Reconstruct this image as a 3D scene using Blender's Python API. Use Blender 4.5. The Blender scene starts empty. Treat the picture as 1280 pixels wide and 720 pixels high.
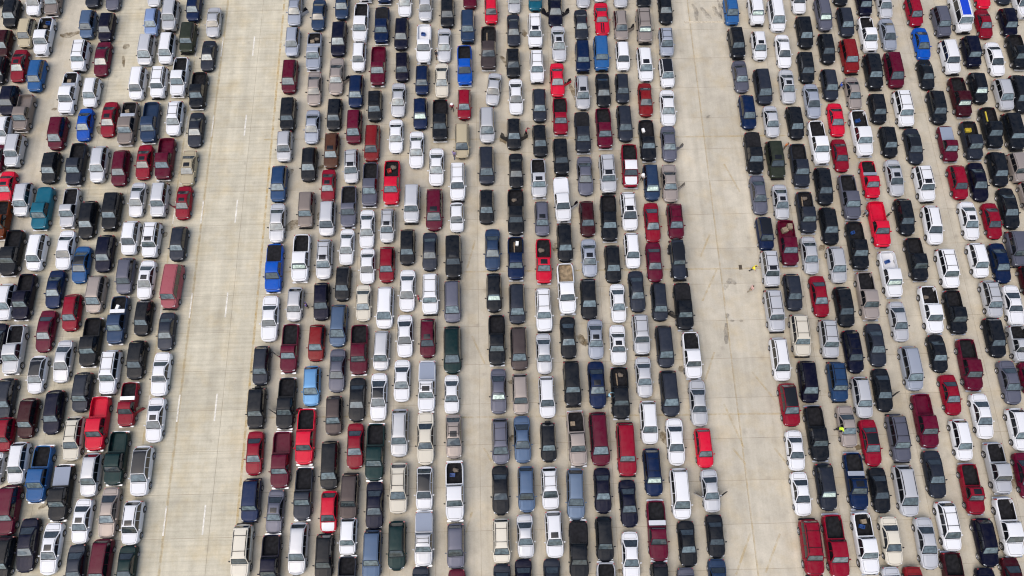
import bpy, bmesh, math, random
from mathutils import Vector, Matrix

random.seed(7)
R_ = math.radians
scene = bpy.context.scene
COL = scene.collection

# ------------------------------------------------------------------ camera
PXW, PXH = 1280.0, 720.0
FPX = 900.0                    # focal length in photograph pixels
CAM_H = 82.0                   # drone height
PITCH = math.atan(2706.0 / FPX)            # below the horizon
YAW = math.atan(71.0 * math.cos(PITCH) / FPX)
cam_d = bpy.data.cameras.new('camera')
cam = bpy.data.objects.new('camera', cam_d)
COL.objects.link(cam)
cam_d.sensor_width = 36.0
cam_d.lens = FPX / PXW * 36.0
cam_d.clip_start = 1.0
cam_d.clip_end = 6000.0
cam.location = (0, 0, CAM_H)
cam.rotation_euler = (math.pi / 2 - PITCH, 0, -YAW)
scene.camera = cam

# ------------------------------------------------------------------ light
SUN_EL, SUN_AZ = R_(60), R_(228)       # azimuth clockwise from +Y
world = bpy.data.worlds.new('World')
scene.world = world
world.use_nodes = True
wn = world.node_tree
bg = wn.nodes['Background']
sky = wn.nodes.new('ShaderNodeTexSky')
sky.sky_type = 'NISHITA'
sky.sun_disc = False
sky.sun_elevation = SUN_EL
sky.sun_rotation = SUN_AZ
sky.air_density = 1.0
sky.dust_density = 4.0
sky.ozone_density = 0.6
wn.links.new(sky.outputs[0], bg.inputs[0])
bg.inputs[1].default_value = 0.15
sd = bpy.data.lights.new('sun', 'SUN')
sd.energy = 1.3
sd.angle = R_(75)
sd.color = (1.0, 0.96, 0.91)
sun = bpy.data.objects.new('sun', sd)
COL.objects.link(sun)
sun.rotation_euler = (math.pi / 2 - SUN_EL, 0, -SUN_AZ + math.pi)
sun.location = (0, 0, 120)
scene.view_settings.view_transform = 'Standard'
scene.view_settings.look = 'None'
scene.view_settings.gamma = 1.0
scene.view_settings.exposure = 0.36
scene.view_settings.use_curve_mapping = False
scene.render.engine = 'CYCLES'
scene.cycles.filter_width = 1.15

# ------------------------------------------------------------------ helpers
def ray(px, py):
    x = (px - PXW / 2) / FPX
    y = (PXH / 2 - py) / FPX
    v = Vector((x, y, -1.0))
    return cam.rotation_euler.to_matrix() @ v

def ground(px, py, z=0.0):
    d = ray(px, py)
    k = (z - CAM_H) / d.z
    return Vector((d.x * k, d.y * k, z))

def s2l(c):
    c = c / 255.0
    return c / 12.92 if c <= 0.04045 else ((c + 0.055) / 1.055) ** 2.4

def lin(rgb, k=1.0):
    return tuple(max(0.002, s2l(c) * k) for c in rgb) + (1.0,)

def mat(name, base=(0.5, 0.5, 0.5, 1), rough=0.5, metal=0.0, coat=0.0, spec=0.5, noise=0.0, nscale=5.0):
    m = bpy.data.materials.new(name)
    m.use_nodes = True
    nt = m.node_tree
    p = nt.nodes['Principled BSDF']
    p.inputs['Base Color'].default_value = base
    p.inputs['Roughness'].default_value = rough
    p.inputs['Metallic'].default_value = metal
    p.inputs['Coat Weight'].default_value = coat
    p.inputs['Coat Roughness'].default_value = 0.06
    p.inputs['Specular IOR Level'].default_value = spec
    if noise > 0:
        tc = nt.nodes.new('ShaderNodeTexCoord')
        nz = nt.nodes.new('ShaderNodeTexNoise')
        nz.inputs['Scale'].default_value = nscale
        nz.inputs['Detail'].default_value = 5
        mr = nt.nodes.new('ShaderNodeMapRange')
        mr.inputs['From Min'].default_value = 0.3
        mr.inputs['From Max'].default_value = 0.7
        mr.inputs['To Min'].default_value = 1 - noise
        mr.inputs['To Max'].default_value = 1 + noise
        mx = nt.nodes.new('ShaderNodeMix')
        mx.data_type = 'RGBA'
        mx.blend_type = 'MULTIPLY'
        mx.inputs['Factor'].default_value = 1.0
        mx.inputs['A'].default_value = base
        nt.links.new(tc.outputs['Object'], nz.inputs['Vector'])
        nt.links.new(nz.outputs['Fac'], mr.inputs['Value'])
        nt.links.new(mr.outputs['Result'], mx.inputs['B'])
        nt.links.new(mx.outputs['Result'], p.inputs['Base Color'])
    return m

def paint_mat(name, rough, metal, coat):
    """car paint: colour comes from the object, with a little dust"""
    m = mat(name, rough=rough, metal=metal, coat=coat, spec=0.11)
    nt = m.node_tree
    p = nt.nodes['Principled BSDF']
    oi = nt.nodes.new('ShaderNodeObjectInfo')
    tc = nt.nodes.new('ShaderNodeTexCoord')
    nz = nt.nodes.new('ShaderNodeTexNoise')
    nz.inputs['Scale'].default_value = 2.2
    nz.inputs['Detail'].default_value = 4
    ad = nt.nodes.new('ShaderNodeVectorMath')
    ad.operation = 'ADD'
    ml = nt.nodes.new('ShaderNodeMath')
    ml.operation = 'MULTIPLY'
    ml.inputs[1].default_value = 37.0
    nt.links.new(oi.outputs['Random'], ml.inputs[0])
    nt.links.new(tc.outputs['Object'], ad.inputs[0])
    nt.links.new(ml.outputs[0], ad.inputs[1])
    nt.links.new(ad.outputs[0], nz.inputs['Vector'])
    mr = nt.nodes.new('ShaderNodeMapRange')
    mr.inputs['From Min'].default_value = 0.42
    mr.inputs['From Max'].default_value = 0.75
    mr.inputs['To Min'].default_value = 0.0
    mr.inputs['To Max'].default_value = 0.03
    nt.links.new(nz.outputs['Fac'], mr.inputs['Value'])
    mx = nt.nodes.new('ShaderNodeMix')
    mx.data_type = 'RGBA'
    mx.inputs['B'].default_value = (0.34, 0.31, 0.27, 1)
    nt.links.new(mr.outputs['Result'], mx.inputs['Factor'])
    nt.links.new(oi.outputs['Color'], mx.inputs['A'])
    nt.links.new(mx.outputs['Result'], p.inputs['Base Color'])
    r2 = nt.nodes.new('ShaderNodeMapRange')
    r2.inputs['To Min'].default_value = rough - 0.08
    r2.inputs['To Max'].default_value = rough + 0.22
    nt.links.new(nz.outputs['Fac'], r2.inputs['Value'])
    nt.links.new(r2.outputs['Result'], p.inputs['Roughness'])
    return m

def glass_mat(name, base, var):
    m = mat(name, base=base, rough=0.03, spec=0.5, coat=0.8)
    nt = m.node_tree
    p = nt.nodes['Principled BSDF']
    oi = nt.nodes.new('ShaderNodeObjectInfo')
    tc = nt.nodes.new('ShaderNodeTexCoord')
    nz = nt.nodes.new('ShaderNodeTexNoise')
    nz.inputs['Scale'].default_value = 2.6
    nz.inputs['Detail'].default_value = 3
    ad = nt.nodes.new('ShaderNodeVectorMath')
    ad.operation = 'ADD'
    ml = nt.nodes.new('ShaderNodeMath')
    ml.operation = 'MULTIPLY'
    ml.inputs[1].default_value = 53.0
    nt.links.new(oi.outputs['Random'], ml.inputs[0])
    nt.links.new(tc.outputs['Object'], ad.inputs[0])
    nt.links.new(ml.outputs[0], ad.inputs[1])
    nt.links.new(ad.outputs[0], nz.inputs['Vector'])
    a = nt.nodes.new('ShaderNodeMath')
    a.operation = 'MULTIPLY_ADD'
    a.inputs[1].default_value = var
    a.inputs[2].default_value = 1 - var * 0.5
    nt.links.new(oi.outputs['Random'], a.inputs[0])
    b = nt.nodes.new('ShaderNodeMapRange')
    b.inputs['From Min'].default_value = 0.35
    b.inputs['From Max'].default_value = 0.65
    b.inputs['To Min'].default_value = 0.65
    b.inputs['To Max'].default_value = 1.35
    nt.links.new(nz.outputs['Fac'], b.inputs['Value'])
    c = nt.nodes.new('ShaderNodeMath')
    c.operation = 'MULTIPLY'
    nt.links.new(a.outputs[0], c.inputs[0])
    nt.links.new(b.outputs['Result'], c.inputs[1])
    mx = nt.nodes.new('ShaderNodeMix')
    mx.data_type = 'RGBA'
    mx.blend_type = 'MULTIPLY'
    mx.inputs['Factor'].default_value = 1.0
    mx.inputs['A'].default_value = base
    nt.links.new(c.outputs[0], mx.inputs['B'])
    nt.links.new(mx.outputs['Result'], p.inputs['Base Color'])
    return m

M = {}
M['paint'] = paint_mat('car_paint', 0.24, 0.0, 0.06)
M['metallic'] = paint_mat('car_paint_metallic', 0.28, 0.25, 0.08)
M['windshield'] = glass_mat('windshield_glass', (0.075, 0.100, 0.108, 1), 1.3)  # per-car tone and blotches in the colour stand for sky reflections and dashboards
M['rearglass'] = glass_mat('rear_glass', (0.020, 0.027, 0.032, 1), 0.8)
M['sideglass'] = glass_mat('side_glass', (0.006, 0.007, 0.009, 1), 0.6)
M['black'] = mat('black_trim', (0.008, 0.008, 0.010, 1), 0.5, spec=0.2)
M['gloss'] = mat('gloss_black_roof', (0.008, 0.009, 0.012, 1), 0.12, spec=0.35)
M['liner'] = mat('bed_liner', (0.012, 0.012, 0.014, 1), 0.9, spec=0.15, noise=0.5, nscale=3)
M['tyre'] = mat('tyre_rubber', (0.014, 0.014, 0.015, 1), 0.8)
M['rim'] = mat('alloy_rim', (0.42, 0.42, 0.44, 1), 0.35, metal=0.6)
M['head'] = mat('headlight_lens', (0.62, 0.65, 0.68, 1), 0.08, coat=1.0)
M['tail'] = mat('taillight_lens', (0.28, 0.008, 0.012, 1), 0.15, coat=1.0)
M['chrome'] = mat('bright_metal', (0.55, 0.56, 0.58, 1), 0.3, metal=0.8)
M['shade'] = mat('sunshade_foil', (0.50, 0.60, 0.52, 1), 0.35, metal=0.2, noise=0.45, nscale=4)
M['seat'] = mat('interior_fabric', (0.05, 0.045, 0.04, 1), 0.9)

def smooth(me, ang=38):
    me.polygons.foreach_set('use_smooth', [True] * len(me.polygons))
    me.set_sharp_from_angle(angle=R_(ang))

def mesh(name, verts, faces, mats, fm=None, sm=True, ang=38):
    me = bpy.data.meshes.new(name)
    me.from_pydata([tuple(v) for v in verts], [], faces)
    for m in mats:
        me.materials.append(m)
    if fm:
        me.polygons.foreach_set('material_index', fm)
    bm = bmesh.new()
    bm.from_mesh(me)
    bmesh.ops.recalc_face_normals(bm, faces=bm.faces)
    bm.to_mesh(me)
    bm.free()
    if sm:
        smooth(me, ang)
    me.update()
    return me

def boxmesh(name, sx, sy, sz, m, bev=0.02, seg=2):
    bm = bmesh.new()
    bmesh.ops.create_cube(bm, size=1.0)
    for v in bm.verts:
        v.co.x *= sx
        v.co.y *= sy
        v.co.z *= sz
    if bev > 0:
        bmesh.ops.bevel(bm, geom=bm.edges[:], offset=bev, segments=seg, affect='EDGES')
    me = bpy.data.meshes.new(name)
    bm.to_mesh(me)
    bm.free()
    me.materials.append(m)
    smooth(me)
    return me

def link(name, data, parent=None, loc=None, rot=None, color=None):
    o = bpy.data.objects.new(name, data)
    COL.objects.link(o)
    if parent is not None:
        o.parent = parent
    if loc is not None:
        o.location = loc
    if rot is not None:
        o.rotation_euler = rot
    if color is not None:
        o.color = color
    return o

def tag(o, label, cat, group=None):
    o['label'] = label
    o['category'] = cat
    if group:
        o['group'] = group

def pwl(pts, t):
    if t <= pts[0][0]:
        return pts[0][1]
    for (a, b), (c, d) in zip(pts, pts[1:]):
        if t <= c:
            return b + (d - b) * (t - a) / (c - a) if c > a else d
    return pts[-1][1]

# ------------------------------------------------------------------ ground
def concrete(name, tine, tint):
    m = bpy.data.materials.new(name)
    m.use_nodes = True
    nt = m.node_tree
    N, K = nt.nodes, nt.links
    p = N['Principled BSDF']
    p.inputs['Roughness'].default_value = 0.85
    p.inputs['Specular IOR Level'].default_value = 0.25
    geo = N.new('ShaderNodeNewGeometry')
    oi = N.new('ShaderNodeObjectInfo')

    def noise(scale, detail, rough=0.6, vec=None):
        n = N.new('ShaderNodeTexNoise')
        n.inputs['Scale'].default_value = scale
        n.inputs['Detail'].default_value = detail
        n.inputs['Roughness'].default_value = rough
        K.new(vec if vec else geo.outputs['Position'], n.inputs['Vector'])
        return n.outputs['Fac']

    def rng(v, a, b, c, d):
        r = N.new('ShaderNodeMapRange')
        r.inputs['From Min'].default_value = a
        r.inputs['From Max'].default_value = b
        r.inputs['To Min'].default_value = c
        r.inputs['To Max'].default_value = d
        K.new(v, r.inputs['Value'])
        return r.outputs['Result']

    def mul(a, b):
        r = N.new('ShaderNodeMath')
        r.operation = 'MULTIPLY'
        K.new(a, r.inputs[0])
        K.new(b, r.inputs[1])
        return r.outputs[0]

    def stretch(sx, sy):
        v = N.new('ShaderNodeVectorMath')
        v.operation = 'MULTIPLY'
        v.inputs[1].default_value = (sx, sy, 1)
        K.new(geo.outputs['Position'], v.inputs[0])
        return v.outputs[0]
    f = rng(noise(0.11, 4), 0.3, 0.7, 0.90, 1.08)                  # broad mottling
    f = mul(f, rng(noise(0.75, 5), 0.3, 0.7, 0.90, 1.09))          # patches
    f = mul(f, rng(noise(6.0, 5, 0.7), 0.25, 0.75, 0.93, 1.06))    # grain
    f = mul(f, rng(noise(1.0, 4, 0.6, stretch(0.9, 0.035)), 0.35, 0.7, 1.05, 0.87))   # tyre tracks along the lanes
    f = mul(f, rng(oi.outputs['Random'], 0, 1, 0.95, 1.05))        # pour to pour
    if tine > 0:
        w = N.new('ShaderNodeTexWave')
        w.wave_type = 'BANDS'
        w.bands_direction = 'Y'
        w.inputs['Scale'].default_value = 0.62
        w.inputs['Distortion'].default_value = 1.6
        w.inputs['Detail'].default_value = 3
        w.inputs['Detail Scale'].default_value = 0.5
        K.new(geo.outputs['Position'], w.inputs['Vector'])
        band = rng(w.outputs['Fac'], 0.0, 0.45, 1 - tine, 1.0)
        st = rng(noise(1.0, 3, 0.6, stretch(0.12, 2.4)), 0.35, 0.68, 1.03, 1 - tine)
        f = mul(f, mul(band, st))
    mx = N.new('ShaderNodeMix')
    mx.data_type = 'RGBA'
    mx.inputs['A'].default_value = tint
    mx.inputs['B'].default_value = (tint[0] * 0.99, tint[1] * 0.90, tint[2] * 0.74, 1)
    K.new(rng(noise(0.35, 5), 0.48, 0.75, 0.0, 0.7), mx.inputs['Factor'])
    m2 = N.new('ShaderNodeMix')
    m2.data_type = 'RGBA'
    m2.blend_type = 'MULTIPLY'
    m2.inputs['Factor'].default_value = 1.0
    K.new(mx.outputs['Result'], m2.inputs['A'])
    K.new(f, m2.inputs['B'])
    # scattered oil spots
    vo = N.new('ShaderNodeTexVoronoi')
    vo.inputs['Scale'].default_value = 0.55
    K.new(geo.outputs['Position'], vo.inputs['Vector'])
    m3 = N.new('ShaderNodeMix')
    m3.data_type = 'RGBA'
    m3.inputs['B'].default_value = (0.14, 0.12, 0.10, 1)
    K.new(m2.outputs['Result'], m3.inputs['A'])
    K.new(mul(rng(vo.outputs['Distance'], 0.05, 0.25, 0.30, 0.0), rng(noise(0.9, 3), 0.45, 0.62, 0, 1)), m3.inputs['Factor'])
    K.new(m3.outputs['Result'], p.inputs['Base Color'])
    b = N.new('ShaderNodeBump')
    b.inputs['Strength'].default_value = 0.25
    b.inputs['Distance'].default_value = 0.01
    K.new(noise(14, 4), b.inputs['Height'])
    K.new(b.outputs[0], p.inputs['Normal'])
    return m

CONC = (0.442, 0.406, 0.328, 1)
CONC_L = (0.485, 0.450, 0.350, 1)
M['conc'] = concrete('concrete_plain', 0.0, CONC)
M['conc_t'] = concrete('concrete_tined', 0.065, CONC_L)
M['joint'] = mat('joint_sealant', (0.24, 0.20, 0.145, 1), 0.9, noise=0.4, nscale=0.6)

def sheet(name, x0, y0, x1, y1, z, m):
    me = mesh(name, [(x0, y0, z), (x1, y0, z), (x1, y1, z), (x0, y1, z)], [(0, 1, 2, 3)], [m], sm=False)
    return me

g = link('ground', sheet('ground', -3000, -3000, 3000, 3000, -0.03, M['conc']))
g['kind'] = 'structure'
SL, SW = 4.572, 4.88
jx = ground(903, 361).x
jy = ground(903, 400.6).y
xlane = ground(335, 240).x      # seam between the tined apron and the plain slabs
NX0, NX1, NY0, NY1 = -17, 14, -9, 12
pav = link('pavement', sheet('pavement_joints', jx + NX0 * SW, jy + NY0 * SL, jx + NX1 * SW, jy + NY1 * SL, -0.012, M['joint']))
pav['kind'] = 'structure'
gap = 0.014
def slab_verts(cx, cy, dz=0.0):
    hx, hy = SW / 2 - gap, SL / 2 - gap
    return [(cx - hx, cy - hy, -0.03), (cx + hx, cy - hy, -0.03), (cx + hx, cy + hy, -0.03), (cx - hx, cy + hy, -0.03),
            (cx - hx, cy - hy, dz), (cx + hx, cy - hy, dz), (cx + hx, cy + hy, dz), (cx - hx, cy + hy, dz)]
SF = [(4, 5, 6, 7), (0, 1, 5, 4), (1, 2, 6, 5), (2, 3, 7, 6), (3, 0, 4, 7)]
slab_a = mesh('slab_plain', slab_verts(0, 0), SF, [M['conc']], sm=False)
slab_b = mesh('slab_tined', slab_verts(0, 0), SF, [M['conc_t']], sm=False)
ci = cam.matrix_basis.inverted()
def project(p):
    q = cam.rotation_euler.to_matrix().transposed() @ (Vector(p) - cam.location)
    return (PXW / 2 + FPX * q.x / -q.z, PXH / 2 - FPX * q.y / -q.z)
slabs = []
for i in range(NX0, NX1):
    for j in range(NY0, NY1):
        c = Vector((jx + (i + 0.5) * SW, jy + (j + 0.5) * SL, 0))
        q = cam.rotation_euler.to_matrix().transposed() @ (c - cam.location)
        px, py = project(c)
        inside = -20 < px < PXW + 20 and -20 < py < PXH + 20
        # open lanes show their slabs in full, packed rows show only slivers
        lane = (c.x < xlane and px > 175) or 840 < px < 1010
        slabs.append((0 if inside and lane else 1 if inside else 2, q.length, c))
slabs.sort(key=lambda s: (s[0], s[1]))
rest_a, rest_b = [], []
for k, (_, _, c) in enumerate(slabs):
    tined = c.x < xlane
    if k < 300:
        link('concrete_slab', slab_b if tined else slab_a, pav, c)
    else:
        (rest_b if tined else rest_a).append(c)
vs, fs, fm = [], [], []
for lst, mi in ((rest_a, 0), (rest_b, 1)):
    for c in lst:
        b = len(vs)
        vs += slab_verts(c.x, c.y)
        fs += [tuple(b + q for q in f) for f in SF]
        fm += [mi] * 5
o = link('concrete_slab', mesh('slab_rest', vs, fs, [M['conc'], M['conc_t']], fm, sm=False), pav)
o['kind'] = 'stuff'

# painted lines, laid out on the ground
def worn_paint(name, col, lo, hi, sc=1.2):
    m = bpy.data.materials.new(name)
    m.use_nodes = True
    nt = m.node_tree
    p = nt.nodes['Principled BSDF']
    p.inputs['Roughness'].default_value = 0.8
    geo = nt.nodes.new('ShaderNodeNewGeometry')
    n = nt.nodes.new('ShaderNodeTexNoise')
    n.inputs['Scale'].default_value = sc
    n.inputs['Detail'].default_value = 6
    n.inputs['Roughness'].default_value = 0.7
    r = nt.nodes.new('ShaderNodeMapRange')
    r.inputs['From Min'].default_value = 0.36
    r.inputs['From Max'].default_value = 0.64
    r.inputs['To Min'].default_value = lo
    r.inputs['To Max'].default_value = hi
    nt.links.new(geo.outputs['Position'], n.inputs['Vector'])
    nt.links.new(n.outputs['Fac'], r.inputs['Value'])
    p.inputs['Base Color'].default_value = col
    nt.links.new(r.outputs['Result'], p.inputs['Alpha'])
    return m
M['yellow'] = worn_paint('worn_yellow_paint', (0.54, 0.37, 0.11, 1), 0.0, 0.55)
M['yellow_f'] = worn_paint('faded_yellow_paint', (0.56, 0.41, 0.15, 1), 0.0, 0.34)
M['white_line'] = worn_paint('white_line_paint', (0.85, 0.83, 0.76, 1), 0.3, 0.85)

def strip(name, a, b, w, m, z=0.006):
    a, b = Vector((a[0], a[1], 0)), Vector((b[0], b[1], 0))
    d = (b - a).normalized()
    n = Vector((-d.y, d.x, 0)) * w / 2
    nseg = max(1, int((b - a).length / 3))
    vs = []
    for k in range(nseg + 1):
        c = a + (b - a) * k / nseg
        vs += [c + n + Vector((0, 0, z)), c - n + Vector((0, 0, z))]
    fs = [(2 * k, 2 * k + 1, 2 * k + 3, 2 * k + 2) for k in range(nseg)]
    o = link(name, mesh(name, vs, fs, [m], sm=False))
    o['kind'] = 'structure'
    return o
Y0, Y1 = ground(640, 760).y, ground(640, -60).y
def xat(px, py):
    return ground(px, py).x
for px, py, m, w in ((257.5, 231, M['yellow_f'], 0.30), (214, 293, M['yellow_f'], 0.22), (333, 250, M['yellow'], 0.26)):
    x = xat(px, py)
    strip('yellow_line', (x, Y0), (x, Y1), w, m)
for px, py in ((296.9, 249.8), (254.5, 250), (216.6, 275)):
    x = xat(px, py)
    yb = ground(296.9, 249.8).y
    for k in range(-5, 4):
        y = yb + k * 12.19
        strip('lane_dash', (x, y), (x, y - 3.1), 0.17, M['white_line'], 0.009)
x = xat(879, 165)
strip('lane_seam', (x + 0.05, Y0), (x + 0.05, Y1), 0.16, M['yellow_f'])
for py in (174.5, 340, 522):
    for xa, xb in ((560, 1010), (330, 470)):
        strip('yellow_line', ground(xa, py)[:2], ground(xb, py - (xb - xa) * 0.012)[:2], 0.20, M['yellow_f'], 0.010)
strip('pale_joint_band', ground(855, 28)[:2], ground(908, 27)[:2], 0.35, worn_paint('pale_patch', (0.62, 0.55, 0.42, 1), 0.3, 0.9), 0.010)
for (ax, ay, bx, by) in ((938.5, 665, 920, 718), (975, 667, 957, 716), (915.6, 560, 932, 580), (887, 293, 875.6, 321),
                         (896, 337, 878, 376), (940, 465, 985, 520), (905, 505, 930, 560),
                         (893, 440, 880, 480), (968, 560, 1000, 600), (905, 205, 925, 240), (590, 640, 575, 690), (605, 560, 622, 590),
                         (590, 420, 606, 455), (594, 300, 584, 335)):
    strip('faded_chevron', ground(ax, ay)[:2], ground(bx, by)[:2], 0.22, M['yellow_f'], 0.013)

# wet and dark stains on the concrete: thin irregular films
M['wet'] = mat('wet_stain', (0.15, 0.115, 0.065, 1), 0.35, noise=0.35, nscale=1.5)
M['dark_film'] = mat('dark_stain', (0.16, 0.14, 0.12, 1), 0.6, noise=0.4, nscale=1.5)
def soft_stain(name, col):
    m = worn_paint(name, col, 0.0, 0.85 if 'wet' in name else 0.46, 1.3)
    return m
M['wet'] = soft_stain('wet_stain', (0.17, 0.125, 0.065, 1))
M['dark_film'] = soft_stain('dark_stain', (0.13, 0.115, 0.10, 1))
def stain(pts, wid, m):
    """a film following a poly-line of photograph points, with a wandering width"""
    P = [ground(a, b) for a, b in pts]
    path = []
    for a, b in zip(P, P[1:]):
        for k in range(5):
            path.append(a.lerp(b, k / 5))
    path.append(P[-1])
    left, right = [], []
    n = len(path)
    for k, c in enumerate(path):
        d = (path[min(n - 1, k + 1)] - path[max(0, k - 1)]).normalized()
        nn = Vector((-d.y, d.x, 0))
        w = wid * (0.35 + 0.65 * math.sin(math.pi * (k + 0.4) / (n - 0.2)))
        left.append(c + nn * w * random.uniform(0.7, 1.2) + Vector((0, 0, 0.003)))
        right.append(c - nn * w * random.uniform(0.7, 1.2) + Vector((0, 0, 0.003)))
    vs = left + right
    fs = [(k, k + 1, n + k + 1, n + k) for k in range(n - 1)]
    o = link('stain', mesh('stain', vs, fs, [m], sm=False))
    o['kind'] = 'structure'
for pts, w, m in (
        ([(357, 288), (365, 281), (375, 278)], 0.7, 'wet'), ([(362, 214), (367, 214)], 0.4, 'wet'),
        ([(400, 265), (400, 275)], 0.4, 'wet'), ([(400, 213), (403, 206)], 0.4, 'wet'),
        ([(691, 308), (697, 310)], 0.6, 'wet'), ([(722, 418), (730, 428), (737, 427)], 0.5, 'wet'),
        ([(712, 105), (718, 118), (720, 125)], 0.35, 'wet'), ([(625, 70), (633, 78), (634, 86)], 0.35, 'wet'),
        ([(654, 37), (657, 46)], 0.35, 'wet'), ([(625, 170), (634, 179)], 0.5, 'wet'), ([(826, 540), (832, 548), (834, 556)], 0.5, 'wet'),
        ([(772, 712), (776, 722)], 0.5, 'wet'), ([(1268, 590), (1272, 603), (1280, 612)], 0.8, 'wet'),
        ([(848, 461), (855, 462)], 0.4, 'wet'), ([(640, 475), (640, 480)], 0.5, 'wet'), ([(638, 545), (642, 550)], 0.5, 'wet'),
        ([(75, 44), (85, 44), (100, 40)], 0.45, 'wet'), ([(157, 55), (159, 61)], 0.5, 'wet'), ([(154, 70), (155, 84)], 0.22, 'wet'),
        ([(64, 137), (71, 136)], 0.2, 'wet'), ([(122, 158), (128, 170)], 0.4, 'wet'), ([(204, 292), (209, 294)], 0.4, 'wet'),
        ([(147, 588), (148, 600)], 0.4, 'wet'), ([(150, 650), (152, 665)], 0.5, 'wet'), ([(48, 636), (62, 628)], 0.25, 'wet'),
        ([(865, 5), (870, 13), (871, 26)], 0.32, 'dark_film'), ([(876, 9), (884, 19), (889, 24)], 0.38, 'dark_film'),  # thin dark streaks at the top end of the right lane
        ([(892, 8), (896, 17), (902, 21)], 0.40, 'dark_film'), ([(897, 0), (900, 8), (902, 24)], 0.22, 'dark_film'),
        ([(905, 362), (912, 350), (920, 355)], 0.35, 'dark_film'), ([(908, 398), (910, 392)], 0.25, 'dark_film'), ([(912, 401), (918, 401)], 0.16, 'dark_film'),
        ([(924, 401), (929, 401)], 0.16, 'dark_film'), ([(908, 404), (908, 430)], 0.30, 'dark_film'), 
        ([(884, 145), (886, 147)], 0.35, 'dark_film'), ([(951, 262), (958, 268)], 0.6, 'dark_film'), ([(1210, 70), (1214, 60)], 0.4, 'dark_film'),
        ([(1072, 556), (1075, 562)], 0.5, 'wet'), ([(1021, 110), (1027, 116)], 0.6, 'wet'), ([(1024, 308), (1030, 312)], 0.5, 'wet')):
    stain(pts, w, M[m])
# drain cover
dc = link('drain_cover', boxmesh('drain_cover', 0.40, 0.62, 0.03, mat('rusty_iron', (0.11, 0.085, 0.055, 1), 0.8, noise=0.3), 0.008), None, ground(925.5, 334, 0.012))
for k in range(4):
    link('grate_bar', boxmesh('grate_bar', 0.34, 0.05, 0.03, M['black'], 0.006), dc, (0, -0.21 + 0.14 * k, 0.012))
tag(dc, 'small dark rectangular drain cover set in the bare right lane', 'drain cover')

# ------------------------------------------------------------------ vehicles
# L W H, deck = height of bonnet / belt / boot along the length (0 front .. 1 rear), cab = cowl, roof start, roof end, rear base
SPEC = {
 's': dict(L=4.75, W=1.82, H=1.46, deck=[(0, .60), (.012, .68), (.05, .76), (.15, .86), (.27, .94), (.60, .97), (.86, 1.02), (.97, 1.00), (1, .92)],
           cab=(.265, .435, .700, .865), tum=.22, wh=(.185, .800), wr=.33, win=2),
 'c': dict(L=4.95, W=1.86, H=1.44, deck=[(0, .62), (.012, .70), (.05, .80), (.28, .93), (.60, .95), (.83, .99), (.98, .96), (1, .88)],
           cab=(.285, .430, .660, .800), tum=.24, wh=(.185, .790), wr=.33, win=2),
 'k': dict(L=4.15, W=1.75, H=1.50, deck=[(0, .60), (.012, .70), (.05, .80), (.24, .96), (.60, 1.0), (.95, 1.0), (1, .92)],
           cab=(.235, .420, .840, .975), tum=.20, wh=(.185, .825), wr=.31, win=2),
 'q': dict(L=4.70, W=1.88, H=1.35, deck=[(0, .58), (.012, .66), (.05, .76), (.34, .92), (.60, .94), (.86, 1.0), (.98, .98), (1, .90)],
           cab=(.345, .490, .660, .860), tum=.26, wh=(.195, .800), wr=.34, win=1),
 'u': dict(L=4.65, W=1.86, H=1.70, deck=[(0, .68), (.012, .82), (.05, .94), (.24, 1.06), (.60, 1.08), (.97, 1.10), (1, 1.0)],
           cab=(.240, .395, .900, .985), tum=.22, wh=(.190, .805), wr=.36, win=3),
 'j': dict(L=4.95, W=1.96, H=1.84, deck=[(0, .78), (.012, .98), (.04, 1.06), (.25, 1.14), (.60, 1.15), (.98, 1.15), (1, 1.05)],
           cab=(.252, .365, .945, .992), tum=.17, wh=(.185, .795), wr=.39, win=3),
 'm': dict(L=5.05, W=1.96, H=1.75, deck=[(0, .64), (.012, .78), (.05, .88), (.18, 1.00), (.60, 1.03), (.98, 1.05), (1, .95)],
           cab=(.175, .340, .925, .990), tum=.20, wh=(.185, .790), wr=.34, win=3),
 'v': dict(L=5.55, W=2.02, H=2.12, deck=[(0, .85), (.012, 1.05), (.04, 1.12), (.16, 1.22), (.60, 1.20), (.98, 1.20), (1, 1.1)],
           cab=(.160, .255, .965, .995), tum=.14, wh=(.165, .770), wr=.37, win=3),
 'p': dict(L=5.80, W=2.00, H=1.88, deck=[(0, .80), (.012, 1.02), (.04, 1.09), (.22, 1.16), (.60, 1.18), (.985, 1.18), (1, 1.12)],
           cab=(.225, .330, .570, .605), tum=.18, wh=(.165, .785), wr=.40, win=2, bed=(.625, .978)),
 'e': dict(L=5.35, W=1.90, H=1.76, deck=[(0, .74), (.012, .92), (.04, .99), (.24, 1.06), (.60, 1.08), (.985, 1.08), (1, 1.02)],
           cab=(.245, .360, .520, .555), tum=.18, wh=(.170, .785), wr=.37, win=1, bed=(.575, .978)),
 'w': dict(L=4.30, W=1.55, H=1.82, deck=[(0, .95), (.012, 1.05), (.04, 1.08), (.34, 1.12), (.60, 1.14), (.99, 1.14), (1, 1.10)],
           cab=(.345, .420, .960, .990), tum=.10, wh=(.160, .780), wr=.40, win=2),
}
TYPE_NAME = {'s': ('sedan', 'sedan'), 'c': ('sedan', 'sedan'), 'k': ('hatchback', 'hatchback'), 'q': ('coupe', 'coupe'), 'u': ('suv', 'SUV'),
             'j': ('suv', 'SUV'), 'm': ('minivan', 'minivan'), 'v': ('van', 'van'), 'p': ('pickup_truck', 'pickup truck'),
             'e': ('pickup_truck', 'pickup truck'), 'w': ('off_roader', 'off-roader')}

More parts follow.
